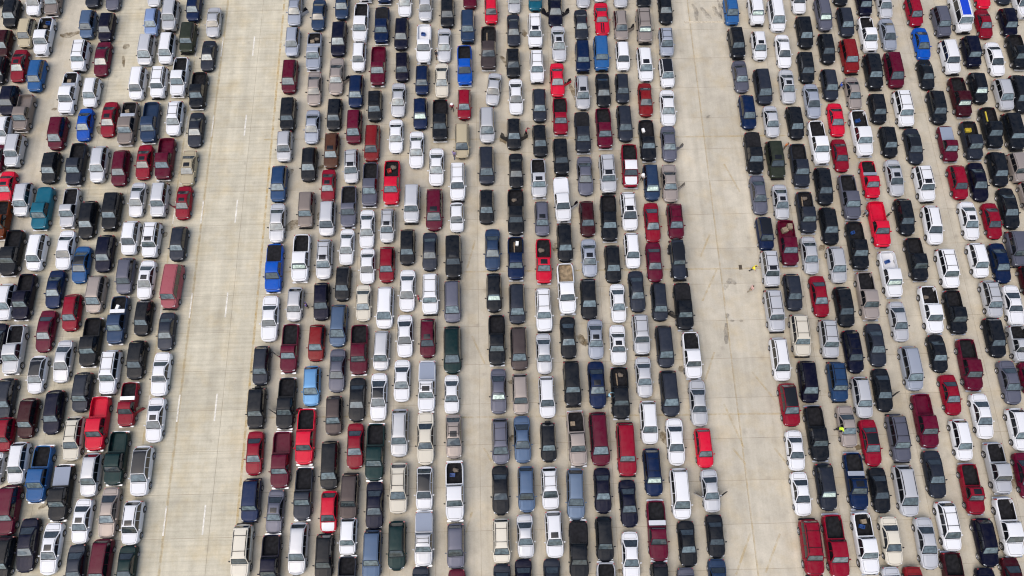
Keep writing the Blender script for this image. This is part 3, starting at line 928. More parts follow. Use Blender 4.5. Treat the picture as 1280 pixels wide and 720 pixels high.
DATA = {
(0, 0): """u b 55 140 -10;u w 172 80 -60;p x 262 82 -90;u d -22 30 -110;u G 128 240 85;p w 212 280 85 C;u M 12 295 145;s c 88 410 250 S;u A 178 460 290;u b -8 425 300;
u n 40 578 425;p x 110 660 475 P;u d 465 42 -60;s g 562 52 -60;u h 437 195 45;u n 530 212 55;j w 398 360 200 R;s m 505 382 212;p w 335 572 360 CX;u w 455 538 388;s B 418 705 545;
s c 540 685 512 S;s s 772 35 -95;j s 850 160 -5;u N 968 110 -22;u l 758 185 45;j V 938 270 112;s s 1065 187 40;m s 728 328 180;m w 832 322 172;s d 1038 355 205;m w 685 500 328;j w 793 495 335 R;
p w 893 485 285;p b 988 548 360;u w 870 680 498 R""",
(0, 135): """u w 5 225 45;j s 68 300 130 O;m m 283 210 50;p x 632 188 -30 CX;p i 745 178 -30 P;s d 975 195 25;u b 250 378 220;p d 375 388 175;u s 490 375 185;u m 598 392 205;s c 715 357 187 S;p m 820 362 150 P;
s G 938 388 215 S;s m -20 310 150;s r 25 480 325 S;u s 110 543 368;p q 205 610 395 G;e s 342 600 400;u b 435 655 460;j b 555 612 418;s s 682 545 375;j s 795 548 380 O;s c 915 557 400 Sa;p o 0 660 490""",
(0, 270): """p b 45 300 70;m w 178 273 85;s w 318 268 75;s A 400 335 155 K;u n 520 280 90;u w 650 195 20;j w 755 210 35 SR;u d 890 225 48;u g 625 390 205;s w 725 415 225 S;v f 858 465 240;u w 22 520 335;p n 112 520 290;
s N 268 460 275;u c 355 575 388;m y 475 485 300;p i 582 640 402 CX;u b 715 598 438;s d 828 670 485;s m 220 678 475""",
(0, 405): """s n -25 200 0;p s 60 250 5;k w 180 345 160 K;s s 308 290 85;p b 447 212 -30;j w 545 350 130 R;u b 680 275 80;c w 798 357 145;u d 20 475 270;u M 135 568 370;u n 262 548 330;u d 408 438 240;u E 362 680 462 R;
p r 480 630 365 P;e c 635 510 292 eX;s w 770 588 372 S;u c 10 690 490""",
(0, 540): """u w 85 258 50;p A 188 348 70;p b 295 440 168 Z;u s 450 320 105;p t 575 262 0 P;u w 700 315 70 K;j m 30 527 270;s s -28 245 60;s n 125 695 435;s w 245 708 458 S;s w 402 560 338 S;s y 535 528 280;u w 655 580 345 RS;
u b 10 740 545;s d 370 800 580;m m 495 790 540;s t 625 790 585""",
(290, 0): """s z 312 128 -30 e;u z 302 285 128;m m 287 467 292;j b 280 658 485;s i 432 152 0;e z 408 355 160 CX;s y 410 528 362;s z 400 718 552;u i 550 100 -50;u n 533 283 98;c y 520 475 292 e;u b 512 653 485;p w 665 12 -140;
p w 643 217 15;u w 635 360 218;u N 620 540 367;m m 610 718 545;p N 765 22 -100;p N 750 222 35 T;e m 730 432 230 P;u b 715 608 445 R;s w 865 85 -50;u n 848 252 82;u n 852 410 258;s s 832 585 418;u s 968 110 -50;e w 960 318 118 PC;
u N 952 477 330;u N 943 648 483 H;u b 1078 140 -30;s s 1062 312 145;s E 1050 487 318;p b 1042 708 497;u m 1190 47 -80;j i 1180 217 48;p B 1165 430 225;u c 1163 600 440""",
(290, 135): """u s 262 270 120;u I 233 470 282;s s 223 673 480;u b 385 368 190 R;j x 370 600 415;u O 497 303 118 S;s c 480 470 310 S;m s 475 640 478;u s 597 377 200 SR;e g 582 598 388;m k 700 268 78;p g 690 495 272;s w 675 700 512;
s w 820 225 60;p r 798 487 262 C;u s 778 675 498 SR;s w 923 300 120;j s 900 578 378;s w 1023 388 205;m m 1012 612 398 S;m G 1152 252 70;j w 1130 467 270 R;k w 1125 620 475""",
(290, 270): """p B 207 382 140 T;p w 342 330 92 H;u s 460 317 113 SR;s w 573 243 68;s w 677 338 165;u c 775 333 150;u b 878 245 62;s d 990 272 85;j b 1108 313 92 S;c w 185 625 402;k s 313 525 357;u n 450 520 330;u b 555 425 262;
s E 657 525 347;m w 765 562 350;s w 877 475 272;j w 993 493 285 R;m g 1103 530 320;m h 530 652 440;u m 980 707 510 S;s w 865 703 497""",
(290, 405): """u d 145 305 108;e m 285 243 0 a;u k 423 185 0;s g 525 338 128;p m 635 252 5;m s 748 230 38;s w 850 385 182;p w 975 437 185 ZSR;m t 1103 245 8;j b 122 520 322 O;p b 268 522 270 D;u L 398 408 208;u X 510 552 358;s b 625 485 272;
s w 733 480 250 K;s w 1100 445 262;u s 838 660 425 R;c E 968 700 445;k y 1110 668 455 SR;p r 365 700 425;s c 615 720 500""",
(290, 540): """s c 110 212 0;p m 243 277 0 P;p t 715 240 -40;m b 487 282 45;j N 95 448 238;s g 212 520 293 S;e d 355 437 180;k r 483 507 297 Y;j X 587 437 210;s n 712 490 252;u E 833 402 155 R;k w 963 392 175 K;p w 1115 440 150 C;
j E 45 728 465 R;p n 188 790 545;u s 328 708 455;u b 460 735 525 R;u w 578 665 448;j h 700 735 515;u t 825 685 447;p s 960 688 392 ZR;u g 1120 690 460;p d 573 860 690;s d 942 900 700;s m 1125 920 708""",
(590, 0): """u r 97 122 -20;p X 85 352 130 C;s s 110 528 368 >;m s 77 715 527;s s 212 67 -45;s d 210 230 75;u b 208 390 235 R;s w 222 572 397;u q 318 57 -60;j w 318 242 65 SR;j w 327 418 250 R;u d 340 612 437;s n 420 135 -35 D;s s 437 308 133 S;
s r 430 483 318 e;e c 445 677 487;s s 557 40 -60;s d 550 200 50;j N 556 365 205;u s 556 550 370 SR;s s 640 10 -90;q r 653 177 15 Q;j A 650 357 178;s b 660 535 370;s s 745 38 -60;u y 748 205 43 Re;u w 757 355 212;u d 755 518 360;u d 768 708 520;
u b 860 40 -60;j y 865 220 38 RH;u w 870 408 228 S;s k 872 582 418;s b 972 120 -35;u z 975 283 130 R;u w 978 440 292 K;s w 985 630 452""",
(590, 135): """m d 75 382 187;u b 75 580 402;u b 212 208 45 DR;s b 223 402 230;p b 222 638 405 C;u b 342 245 77;p s 336 452 260 S;u g 353 640 462 S;j b 448 338 150;p w 455 570 345 We;p d 557 228 20 T;s g 570 435 245;u M 580 643 460;p m 665 205 0;
j s 683 427 228 RS;p b 690 668 435;p c 795 400 180 F;u w 790 612 415 SR;e b 883 268 57 C;m i 902 462 275 H;s c 907 670 477;s g 990 267 93 e;c y 995 470 285 e;u m 1022 655 472 R""",
(590, 270): """s i 105 270 68;p N 222 322 105 C;e r 362 337 113 CS;u b 468 228 32;s z 590 303 118 S;u b 708 333 142;u w 805 262 80;s m 917 328 135;w d 1035 320 120 KO;u b 112 480 283 H;m d 228 537 335;j w 362 577 358 R;p w 477 490 237 B;u b 588 515 310;
s w 735 530 343;s d 830 477 278;m d 942 523 338;p b 1065 570 335 Ta;s b 485 710 507;j s 850 693 490 R;s z 622 713 520 S""",
(590, 405): """p b 127 205 -45;m X 238 228 12;s s 363 247 50;c w 735 203 8 S;m d 970 215 5;p w 1107 272 40;s s 865 365 168;s g 135 445 227 H;u y 245 450 247;u w 378 468 260;j b 505 410 185;s N 630 418 190 S;p b 747 473 217 C;m d 995 458 230;c s 1140 508 283;
m g 145 697 472 R;s h 255 690 463;u b 385 687 492 O;p y 530 708 437 C;m m 643 703 440;u w 890 597 383;s w 1025 703 475;u r 1165 715 522""",
(590, 540): """j c 778 217 -45;s b 145 410 172;u h 275 397 172;u w 393 383 175 R;u a 523 435 183;s n 658 402 182;s n 788 470 242;u N 910 315 82 RH;m w 1050 432 182;s s 1200 397 190 D;m E 150 658 435 R;s s 270 637 415;u w 415 633 397 S;p b 540 735 452 T;
u b 668 655 425;s w 800 740 490;e m 935 640 345 X;s b 1085 683 447;s b 1225 635 415;s d 152 900 680;s n 262 870 648;s d 405 870 650;p s 680 940 685;u b 950 890 667;s i 1240 870 655;s g 1085 910 690""",
(900, 0): """u A 60 127 -8;j w 185 130 -5 H;m w 290 158 -15;s w 398 68 -70;j b 88 297 135 R;u w 200 303 150 S;s w 325 340 175;u b 430 243 72;u b 437 417 250;u g 525 157 -20 H;s b 605 28 -80;s g 110 463 305;m d 222 522 338;s s 345 517 350 S;
s z 470 592 422;u b 540 322 160;u d 555 505 338;u N 145 648 467;s s 263 687 532;u b 382 697 525;s r 590 682 518""",
(900, 135): """p b 178 333 120 T;j V 285 355 160 S;p d 408 398 178;p w 505 283 62;s c 610 318 157;s g 203 530 340;s s 312 557 385 S;p d 440 628 418 C;u b 527 485 292;u N 230 712 543 K;u b 553 682 492""",
(900, 270): """p m 350 250 20 PC;s s 458 290 105;j s 258 355 180 SR;u s 592 335 148;u d 372 472 285;s c 507 502 302;j s 280 580 367 R;j E 410 702 490 R;j s 552 710 518 R""",
(900, 405): """m w 310 282 65 R;m n 450 390 182;u c 355 508 295 K;j I 595 388 188 R;p b 497 682 410""",
(900, 540): """s w 385 190 -5;u d 540 388 157 H;s w 415 415 202;j c 470 712 440 R;p c 595 725 415""",
(1040, 0): """u d 75 187 28;u n 165 82 -45;s s 270 92 -35;p w 188 262 88;s z 290 252 95;j k 95 372 192;j b 215 450 265;m m 320 440 255;s y 115 547 388;u b 235 620 462;j w 368 637 447 R;u c 418 135 -20;s B 460 298 140;s b 480 447 302;u b 535 622 445;
j g 555 188 28;v w 655 168 -35 U;s r 758 45 -90;s d 865 22 -110;s c 770 192 48;j w 600 375 195;j n 705 340 182;p M 655 588 385 H;u b 740 520 355 H;s w 828 380 213;u n 890 188 33;p w 955 92 -100;p b 940 350 185;u s 880 553 385;u b 945 565 360""",
(1040, 135): """u b 290 248 88;p w 160 243 10 C;s d 420 280 105 K;e r 200 453 262 X;s s 325 440 260 S;j w 470 472 285 SR;e m 590 270 88 Z;p d 710 262 65 C;p b 810 203 -5 C;j b 920 213 20;u c 640 458 280;s n 745 465 275;u b 840 393 213;j y 945 410 230;
p g 100 560 333;e r 250 697 465 P;u b 372 637 448;u w 515 683 482 R;s w 700 658 470 S;s c 815 653 477;s b 900 603 403;u y 990 500 330""",
(1040, 270): """p b 140 268 28 C;p w 305 408 175 PHC;p b 435 325 108;j w 590 362 160 R;u w 740 308 130;s N 855 333 138;j g 945 290 75;u b 70 552 350;p y 190 520 280;s s 345 625 430;p w 510 588 350 C;p b 630 590 380;u s 810 510 318 R;q w 925 558 348;u M 990 390 225""",
(1040, 405): """u n 115 243 28 R;s d 232 210 0;m z 410 330 108;s b 540 240 65;p m 705 332 75;u b 825 165 -35;p s 955 225 25;s b 265 435 225 e;u s 160 468 262;c y 85 612 415;s c 205 707 480 K;j g 345 688 452 R;p m 482 617 350 P;s c 605 452 255;u w 658 680 475;s w 765 570 350;
s g 905 398 185;u w 945 630 420;s m 995 345 210""",
(1040, 540): """e N 135 383 105 XS;s b 250 400 180;m s 385 417 165 R;s d 528 325 95;e c 715 408 160 S;p s 845 305 55;p w 185 705 405 C;s E 312 675 425;s s 470 680 430;u w 597 592 348 R;u n 790 675 432;p w 905 622 330;s m 985 330 105;p M 630 900 618;s M 920 870 640;
s s 320 910 692;s k 460 920 698;s n 800 920 702"""}

WHITE = (.62, .63, .65, 1)
rowsv = []
for (ox, oy), txt in DATA.items():
    for rec in txt.replace('\n', '').split(';'):
        f = rec.split()
        if len(f) < 5:
            continue
        rowsv.append((f[0], f[1], ox + float(f[2]) / 4, oy + float(f[3]) / 4, oy + float(f[4]) / 4, f[5] if len(f) > 5 else ''))

CARS = []
rnd = random.Random(11)
for ty, colr, px, yf, yr, fl in rowsv:
    var = rnd.randrange(4)
    S, P, opt = kit(ty, var)
    nose = ground(px, yf, 0.42)
    zr = {'s': .95, 'c': .92, 'k': 1.1, 'q': .95}.get(ty, 1.25 if ty in 'pew' else 1.45)
    tail = ground(px, yr, zr)
    ln = tail.y - nose.y
    off = (yr < -12)
    ls = 1.0 if off or yf > 722 else max(.88, min(1.13, ln / S.L))
    ws = 1 + (ls - 1) * .35 + rnd.uniform(-.012, .012)
    hs = 1 + rnd.uniform(-.02, .025)
    yaw = R_(rnd.gauss(0, .7))
    if '>' in fl:
        yaw = R_(-7)
    cy = nose.y + S.L * ls / 2
    CARS.append(dict(ty=ty, var=var, col=colr, fl=fl, x=nose.x, y=cy, L=S.L * ls, W=S.W * ws, sc=(ws, ls, hs), yaw=yaw, px=px, py=(yf + yr) / 2))
# keep neighbours nose to tail without touching
for c in CARS:
    for d in CARS:
        if d is not c and abs(c['x'] - d['x']) < 1.0 and 0 < d['y'] - c['y'] < (c['L'] + d['L']) / 2 + .22:
            over = (c['L'] + d['L']) / 2 + .22 - (d['y'] - c['y'])
            k = 1 - over / (c['L'] + d['L'])
            for q in (c, d):
                k2 = max(.84, k)
                q['L'] *= k2
                q['sc'] = (q['sc'][0], q['sc'][1] * k2, q['sc'][2])
            rest = (c['L'] + d['L']) / 2 + .22 - (d['y'] - c['y'])
            if rest > 0:
                c['y'] -= rest / 2
                d['y'] += rest / 2
for _ in range(3):
    for c in CARS:
        for d in CARS:
            if d is not c and abs(c['y'] - d['y']) < (c['L'] + d['L']) / 2 and 0 < d['x'] - c['x'] < (c['W'] + d['W']) / 2 + .24 and d['x'] - c['x'] > .95:
                m_ = (c['W'] + d['W']) / 2 + .24 - (d['x'] - c['x'])
                c['x'] -= m_ / 2
                d['x'] += m_ / 2

# ---- what each one looks like, and which neighbours single it out
def looks(c):
    w = PAINT[c['col']][0]
    nm = TYPE_NAME[c['ty']][1]
    f = c['fl']
    extra = ''
    if c['ty'] in 'pe':
        if 'Z' in f: extra = ' with silver bed cover'
        elif 'T' in f: extra = ' with black bed cover'
        elif 'W' in f: extra = ' with white bed cover'
        elif 'G' in f: extra = ' with covered bed'
        elif 'X' in f: extra = ' with toolbox'
        elif 'F' in f: extra = ' with white hood and roof'
    elif 'K' in f: extra = ' with black roof'
    elif 'U' in f: extra = ' with blue roof patch'
    elif 'Y' in f: extra = ' with white hood'
    elif 'Q' in f: extra = ' with striped hood'
    elif 'R' in f and 'S' in f: extra = ' with roof rack and sunroof'
    elif 'R' in f: extra = ' with roof rack'
    elif 'S' in f: extra = ' with sunroof'
    if not extra:
        if 'D' in f: extra = ' with both front doors open'
        elif 'a' in f or 'e' in f: extra = ' with one door open'
        elif 'H' in f: extra = ' with windshield sunshade'
    return (w + ' ' + nm, extra)
for c in CARS:
    c['base'], c['ext'] = looks(c)
    c['full'] = c['base'] + c['ext']
def near(c, dx, dy):
    best, bd = None, 1e9
    for d in CARS:
        if d is c:
            continue
        ex, ey = d['x'] - c['x'], d['y'] - c['y']
        if dy:
            if abs(ex) < 1.5 and 2.5 < ey * dy < 8.5 and abs(ey) < bd:
                best, bd = d, abs(ey)
        else:
            if abs(ey) < 2.8 and 1.4 < ex * dx < 5.0 and math.hypot(ex, ey * 1.3) < bd:
                best, bd = d, math.hypot(ex, ey * 1.3)
    return best
for c in CARS:
    c['front'], c['rear'] = near(c, 0, -1), near(c, 0, 1)
    c['left'], c['right'] = near(c, -1, 0), near(c, 1, 0)
def art(s):
    return ('an ' if s[0] in 'aeiouAEIOS' and not s.startswith(('sil', 'sl', 'st', 'sk')) and s[0] in 'aeio' else 'a ') + s
PH = {'front': 'behind', 'rear': 'ahead of', 'left': 'right of', 'right': 'left of'}
def pred(c, rels, usebase):
    k = [c['full'] if usebase else c['base']]
    for r in rels:
        k.append((r, c[r]['base'] if c[r] else None))
    return tuple(k)
def holds(d, key, usebase):
    if (d['full'] if usebase else d['base']) != key[0]:
        return False
    for r, b in key[1:]:
        if not d[r] or d[r]['base'] != b:
            return False
    return True
ORDER = [('front',), ('rear',), ('left',), ('right',), ('front', 'rear'), ('front', 'left'), ('front', 'right'), ('rear', 'left'), ('rear', 'right'), ('left', 'right'),
         ('front', 'rear', 'left'), ('front', 'rear', 'right'), ('front', 'left', 'right'), ('rear', 'left', 'right'), ('front', 'rear', 'left', 'right')]
for c in CARS:
    lab = None
    for rels in ORDER:
        if any(c[r] is None for r in rels):
            continue
        for ub in ((True, False) if c['ext'] else (False,)):
            key = pred(c, rels, ub)
            if sum(holds(d, key, ub) for d in CARS) == 1:
                t = (c['full'] if ub else c['base']) + ', parked ' + ' and '.join(PH[r] + ' ' + art(c[r]['base']) for r in rels)
                if len(t.split()) <= 16:
                    lab = t
                    break
        if lab:
            break
    c['label'] = lab
seen = {}
for c in CARS:
    if c['label'] is None:
        v = 'top' if c['py'] < 180 else 'upper' if c['py'] < 360 else 'lower' if c['py'] < 560 else 'bottom'
        h = 'far left' if c['px'] < 130 else 'left' if c['px'] < 480 else 'middle' if c['px'] < 800 else 'right' if c['px'] < 1150 else 'far right'
        near_c = c['front'] or c['rear'] or c['left'] or c['right']
        rel = 'behind' if c['front'] else 'ahead of' if c['rear'] else 'right of' if c['left'] else 'left of'
        t = c['full'] + ', ' + h + ' ' + v + ' of the photo' + (', ' + rel + ' ' + art(near_c['base']) if near_c else '')
        c['label'] = t
for c in CARS:
    seen.setdefault(c['label'], []).append(c)
for lab, cs in seen.items():
    if len(cs) > 1:
        cs.sort(key=lambda c: -c['y'])
        for k, c in enumerate(cs):
            c['label'] = lab + (', uppermost one' if k == 0 else ', lowest one' if k == len(cs) - 1 else ', middle one')

METAL = set('szygdnNIihaLlqXxVt')
mp = {}
def metallic(me):
    """twin of a painted mesh that wears the metallic paint"""
    if me.name not in mp:
        m2 = me.copy()
        m2.materials[0] = M['metallic']
        mp[me.name] = m2
    return mp[me.name]
GROUP = {'sedan': 'sedans waiting in the queues', 'SUV': 'SUVs waiting in the queues', 'minivan': 'minivans waiting in the queues', 'pickup truck': 'pickup trucks waiting in the queues',
         'hatchback': 'hatchbacks waiting in the queues', 'van': 'full size vans waiting in the queues', 'coupe': 'coupes waiting in the queues'}
rnd = random.Random(5)
CARGO = []
for c in CARS:
    S, P, opt = kit(c['ty'], c['var'])
    nm, cat = TYPE_NAME[c['ty']]
    rgb = PAINT[c['col']][1]
    j = rnd.uniform(.90, 1.10)
    colr = tuple(min(.70, max(.0025, v * .72 * j - .006)) if i < 3 else 1 for i, v in enumerate(lin(rgb)))
    if c['col'] == 'b':
        colr = (.0055 * j, .0075 * j, .0115 * j, 1)
    if c['col'] == 'w':
        j = rnd.uniform(.90, 1.0)
        colr = tuple([.635 * j, .645 * j, .665 * j, 1])
    e = link(nm, None, None, (c['x'], c['y'], 0), (0, 0, c['yaw']))
    e.scale = c['sc']
    e.empty_display_size = 0.5
    tag(e, c['label'], cat, GROUP.get(cat))
    c['obj'] = e
    mtl = c['col'] in METAL
    fl = c['fl']
    mirror_black = rnd.random() < .35
    def add(parts, par=e):
        for pn, me, lc, rt, rule in parts:
            cl = None
            if rule in ('paint', 'hood', 'mirror'):
                cl = colr
                if mtl and me.materials[0] == M['paint']:
                    me = metallic(me)
                if rule == 'hood' and ('Y' in fl or 'F' in fl):
                    cl = WHITE
                if rule == 'mirror' and mirror_black:
                    cl = (.015, .015, .017, 1)
            elif rule == 'white':
                cl = WHITE
            elif rule == 'blue':
                cl = lin((25, 60, 175))
            elif rule == 'coversilver':
                cl = lin((150, 160, 178), .7)
            link(pn, me, par, lc, rt, cl)
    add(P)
    if 'S' in fl: add(opt['sunroof'])
    if 'K' in fl: add(opt['roof_panel'])
    if 'F' in fl: add(opt['roof_white'])
    if 'U' in fl: add(opt['roof_blue'])
    if 'H' in fl: add(opt['shade'])
    if 'Q' in fl: add(opt['stripe'])
    if 'R' in fl: add(opt['rack'] if c['ty'] in 'jkp' or rnd.random() < .5 else opt['rack'][:2])
    if 'O' in fl: add(opt['spare'])
    if c['ty'] == 'w': add(opt['fender'])
    if c['ty'] in 'pe':
        if 'T' in fl: add(opt['cover'])
        elif 'Z' in fl: add(opt['cover_silver'])
        elif 'W' in fl: add(opt['cover_white'])
        elif 'G' in fl: add(opt['cover_paint'])
        else: add(opt['liner_paint'] if 'P' in fl else opt['liner_tan'] if 'B' in fl else opt['liner'])
        if 'X' in fl: add(opt['toolbox'])
        if 'C' in fl: CARGO.append(c)
    for key, flags in (('door_l', 'aD'), ('door_r', 'eD')):
        if any(q in fl for q in flags):
            me, mg, lc, rt = opt[key]
            dd = link('door', metallic(me) if mtl else me, e, lc, rt, colr)
            link('window', mg, dd)

# ------------------------------------------------------------------ loads in the pickup beds
M['cardboard'] = mat('cardboard', (0.20, 0.155, 0.105, 1), 0.9, noise=0.35)
M['plast_w'] = mat('white_plastic', (0.7, 0.7, 0.68, 1), 0.5)
M['plast_y'] = mat('yellow_plastic', (0.50, 0.40, 0.04, 1), 0.5)
M['plast_b'] = mat('blue_plastic', (0.02, 0.07, 0.25, 1), 0.4)
M['plast_r'] = mat('red_plastic', (0.42, 0.03, 0.03, 1), 0.45)
M['wood'] = mat('bare_wood', (0.19, 0.14, 0.09, 1), 0.8, noise=0.3)
M['rope'] = mat('tan_tarp', (0.13, 0.105, 0.08, 1), 0.9, noise=0.3)
def crate(name, sx, sy, sz, m, lidm=None):
    """an open crate or lidded box with walls of its own"""
    t = .03
    V, F = [], []
    def bx(x0, y0, z0, x1, y1, z1):
        b = len(V)
        V.extend([(x0, y0, z0), (x1, y0, z0), (x1, y1, z0), (x0, y1, z0), (x0, y0, z1), (x1, y0, z1), (x1, y1, z1), (x0, y1, z1)])
        F.extend([tuple(b + q for q in f) for f in ((0, 3, 2, 1), (4, 5, 6, 7), (0, 1, 5, 4), (1, 2, 6, 5), (2, 3, 7, 6), (3, 0, 4, 7))])
    hx, hy = sx / 2, sy / 2
    bx(-hx, -hy, 0, hx, hy, t)
    bx(-hx, -hy, t, -hx + t, hy, sz)
    bx(hx - t, -hy, t, hx, hy, sz)
    bx(-hx + t, -hy, t, hx - t, -hy + t, sz)
    bx(-hx + t, hy - t, t, hx - t, hy, sz)
    return mesh(name, V, F, [m], sm=False)
LOADS = {  # keyed by the look of the truck: kind, material, size, lid
 'white': [('crate', 'plast_b', .55, .38, .36), ('plank', 'wood', 1.3, .16, .05), ('cardboard_box', 'cardboard', .5, .45, .4), ('bundle', 'rope', .7, .5, .3)],
 'dark': [('storage_box', 'plast_w', .34, .52, .30), ('bundle', 'rope', .7, .5, .32), ('plank', 'wood', .14, 1.4, .06)],
 'red': [('bundle', 'rope', .8, .6, .4), ('crate', 'plast_r', .5, .5, .35)]}
def in_bed(c, kind, mk, sx, sy, sz, fx, fy, rz, word):
    S, P, opt = kit(c['ty'], c['var'])
    ya, yb, zf, w = opt['bedpos']
    loc = Vector((fx * (w - sx / 2 - .05), ya + .25 + (yb - ya - .5) * fy, zf + .014))
    loc = Vector((loc.x * c['sc'][0], loc.y * c['sc'][1], loc.z * c['sc'][2] + .004))
    loc.rotate(Matrix.Rotation(c['yaw'], 3, 'Z'))
    loc += Vector((c['x'], c['y'], 0))
    if kind in ('crate', 'cardboard_box', 'storage_box'):
        o = link(kind, crate(kind, sx, sy, sz, M[mk]), None, loc, (0, 0, rz))
        if kind != 'crate':
            link('lid', boxmesh('lid', sx + .02, sy + .02, .03, M[mk], .008), o, (0, 0, sz + .016))
    elif kind == 'plank':
        o = link(kind, boxmesh(kind, sx, sy, sz, M[mk], .008), None, loc + Vector((0, 0, sz / 2)), (0, 0, rz))
    else:
        bm = bmesh.new()
        bmesh.ops.create_icosphere(bm, subdivisions=3, radius=.5)
        rr = random.Random(int(c['x'] * 100))
        for v in bm.verts:
            k = 1 + .22 * math.sin(7 * v.co.x + rr.random()) * math.sin(6 * v.co.y + 2)
            v.co = Vector((v.co.x * sx * k, v.co.y * sy * k, max(v.co.z, -.42) * sz * k))
            v.co.z = max(v.co.z, -.36 * sz)
        me = bpy.data.meshes.new('bundle')
        bm.to_mesh(me)
        bm.free()
        me.materials.append(M[mk])
        smooth(me)
        o = link('bundle', me, None, loc + Vector((0, 0, .36 * sz)), (0, 0, rz))
    names = {'crate': 'open crate', 'cardboard_box': 'cardboard box', 'storage_box': 'storage box', 'plank': 'long board', 'bundle': 'tarp bundle'}
    cats = {'crate': 'crate', 'cardboard_box': 'box', 'storage_box': 'box', 'plank': 'board', 'bundle': 'bundle'}
    where = c['label'].replace(', parked', '')
    t = word + ' ' + names[kind] + ' in the bed of the ' + where
    tw = t.split()
    if len(tw) > 16:
        t = word + ' ' + names[kind] + ' in ' + where
        tw = t.split()
    if len(tw) > 16:
        t = ' '.join(tw[:16])
        while t.split()[-1] in ('a', 'an', 'and', 'of', 'left', 'right', 'behind', 'ahead', 'with'):
            t = ' '.join(t.split()[:-1])
    tag(o, t, cats[kind], 'loads lying in pickup beds')
    return o
word = {'plast_b': 'blue', 'plast_w': 'white', 'plast_y': 'yellow', 'plast_r': 'red', 'wood': 'pale wooden', 'cardboard': 'brown', 'rope': 'brown'}
lr = random.Random(3)
for c in CARGO:
    key = 'white' if c['col'] in 'wszyxE' else 'red' if c['col'] in 'rcmk' else 'dark'
    pool = LOADS[key][:]
    if c['px'] > 1150 and c['py'] < 230 and key == 'dark':
        pool = [('plank', 'plast_y', .16, 1.7, .10)] if c['px'] > 1225 else [('crate', 'plast_y', .70, .5, .34)]
        picks = pool
    elif 900 < c['px'] < 1000 and c['col'] == 'm':
        picks = [('cardboard_box', 'cardboard', .62, .60, .60), ('storage_box', 'cardboard', .55, .7, .5)]
    elif c['col'] == 'b' and c['px'] > 1040 and c['py'] > 280:
        picks = [('crate', 'plast_b', .40, .34, .36)]
    else:
        lr.shuffle(pool)
        picks = pool[:lr.choice((1, 2))]
    for k, (kind, mk, sx, sy, sz) in enumerate(picks):
        in_bed(c, kind, mk, sx, sy, sz, lr.uniform(-.8, -.1) if k == 0 else lr.uniform(.2, .9), .40 if k == 0 else .72, lr.uniform(-.3, .3) if kind != 'plank' else lr.uniform(-.05, .05), word[mk])

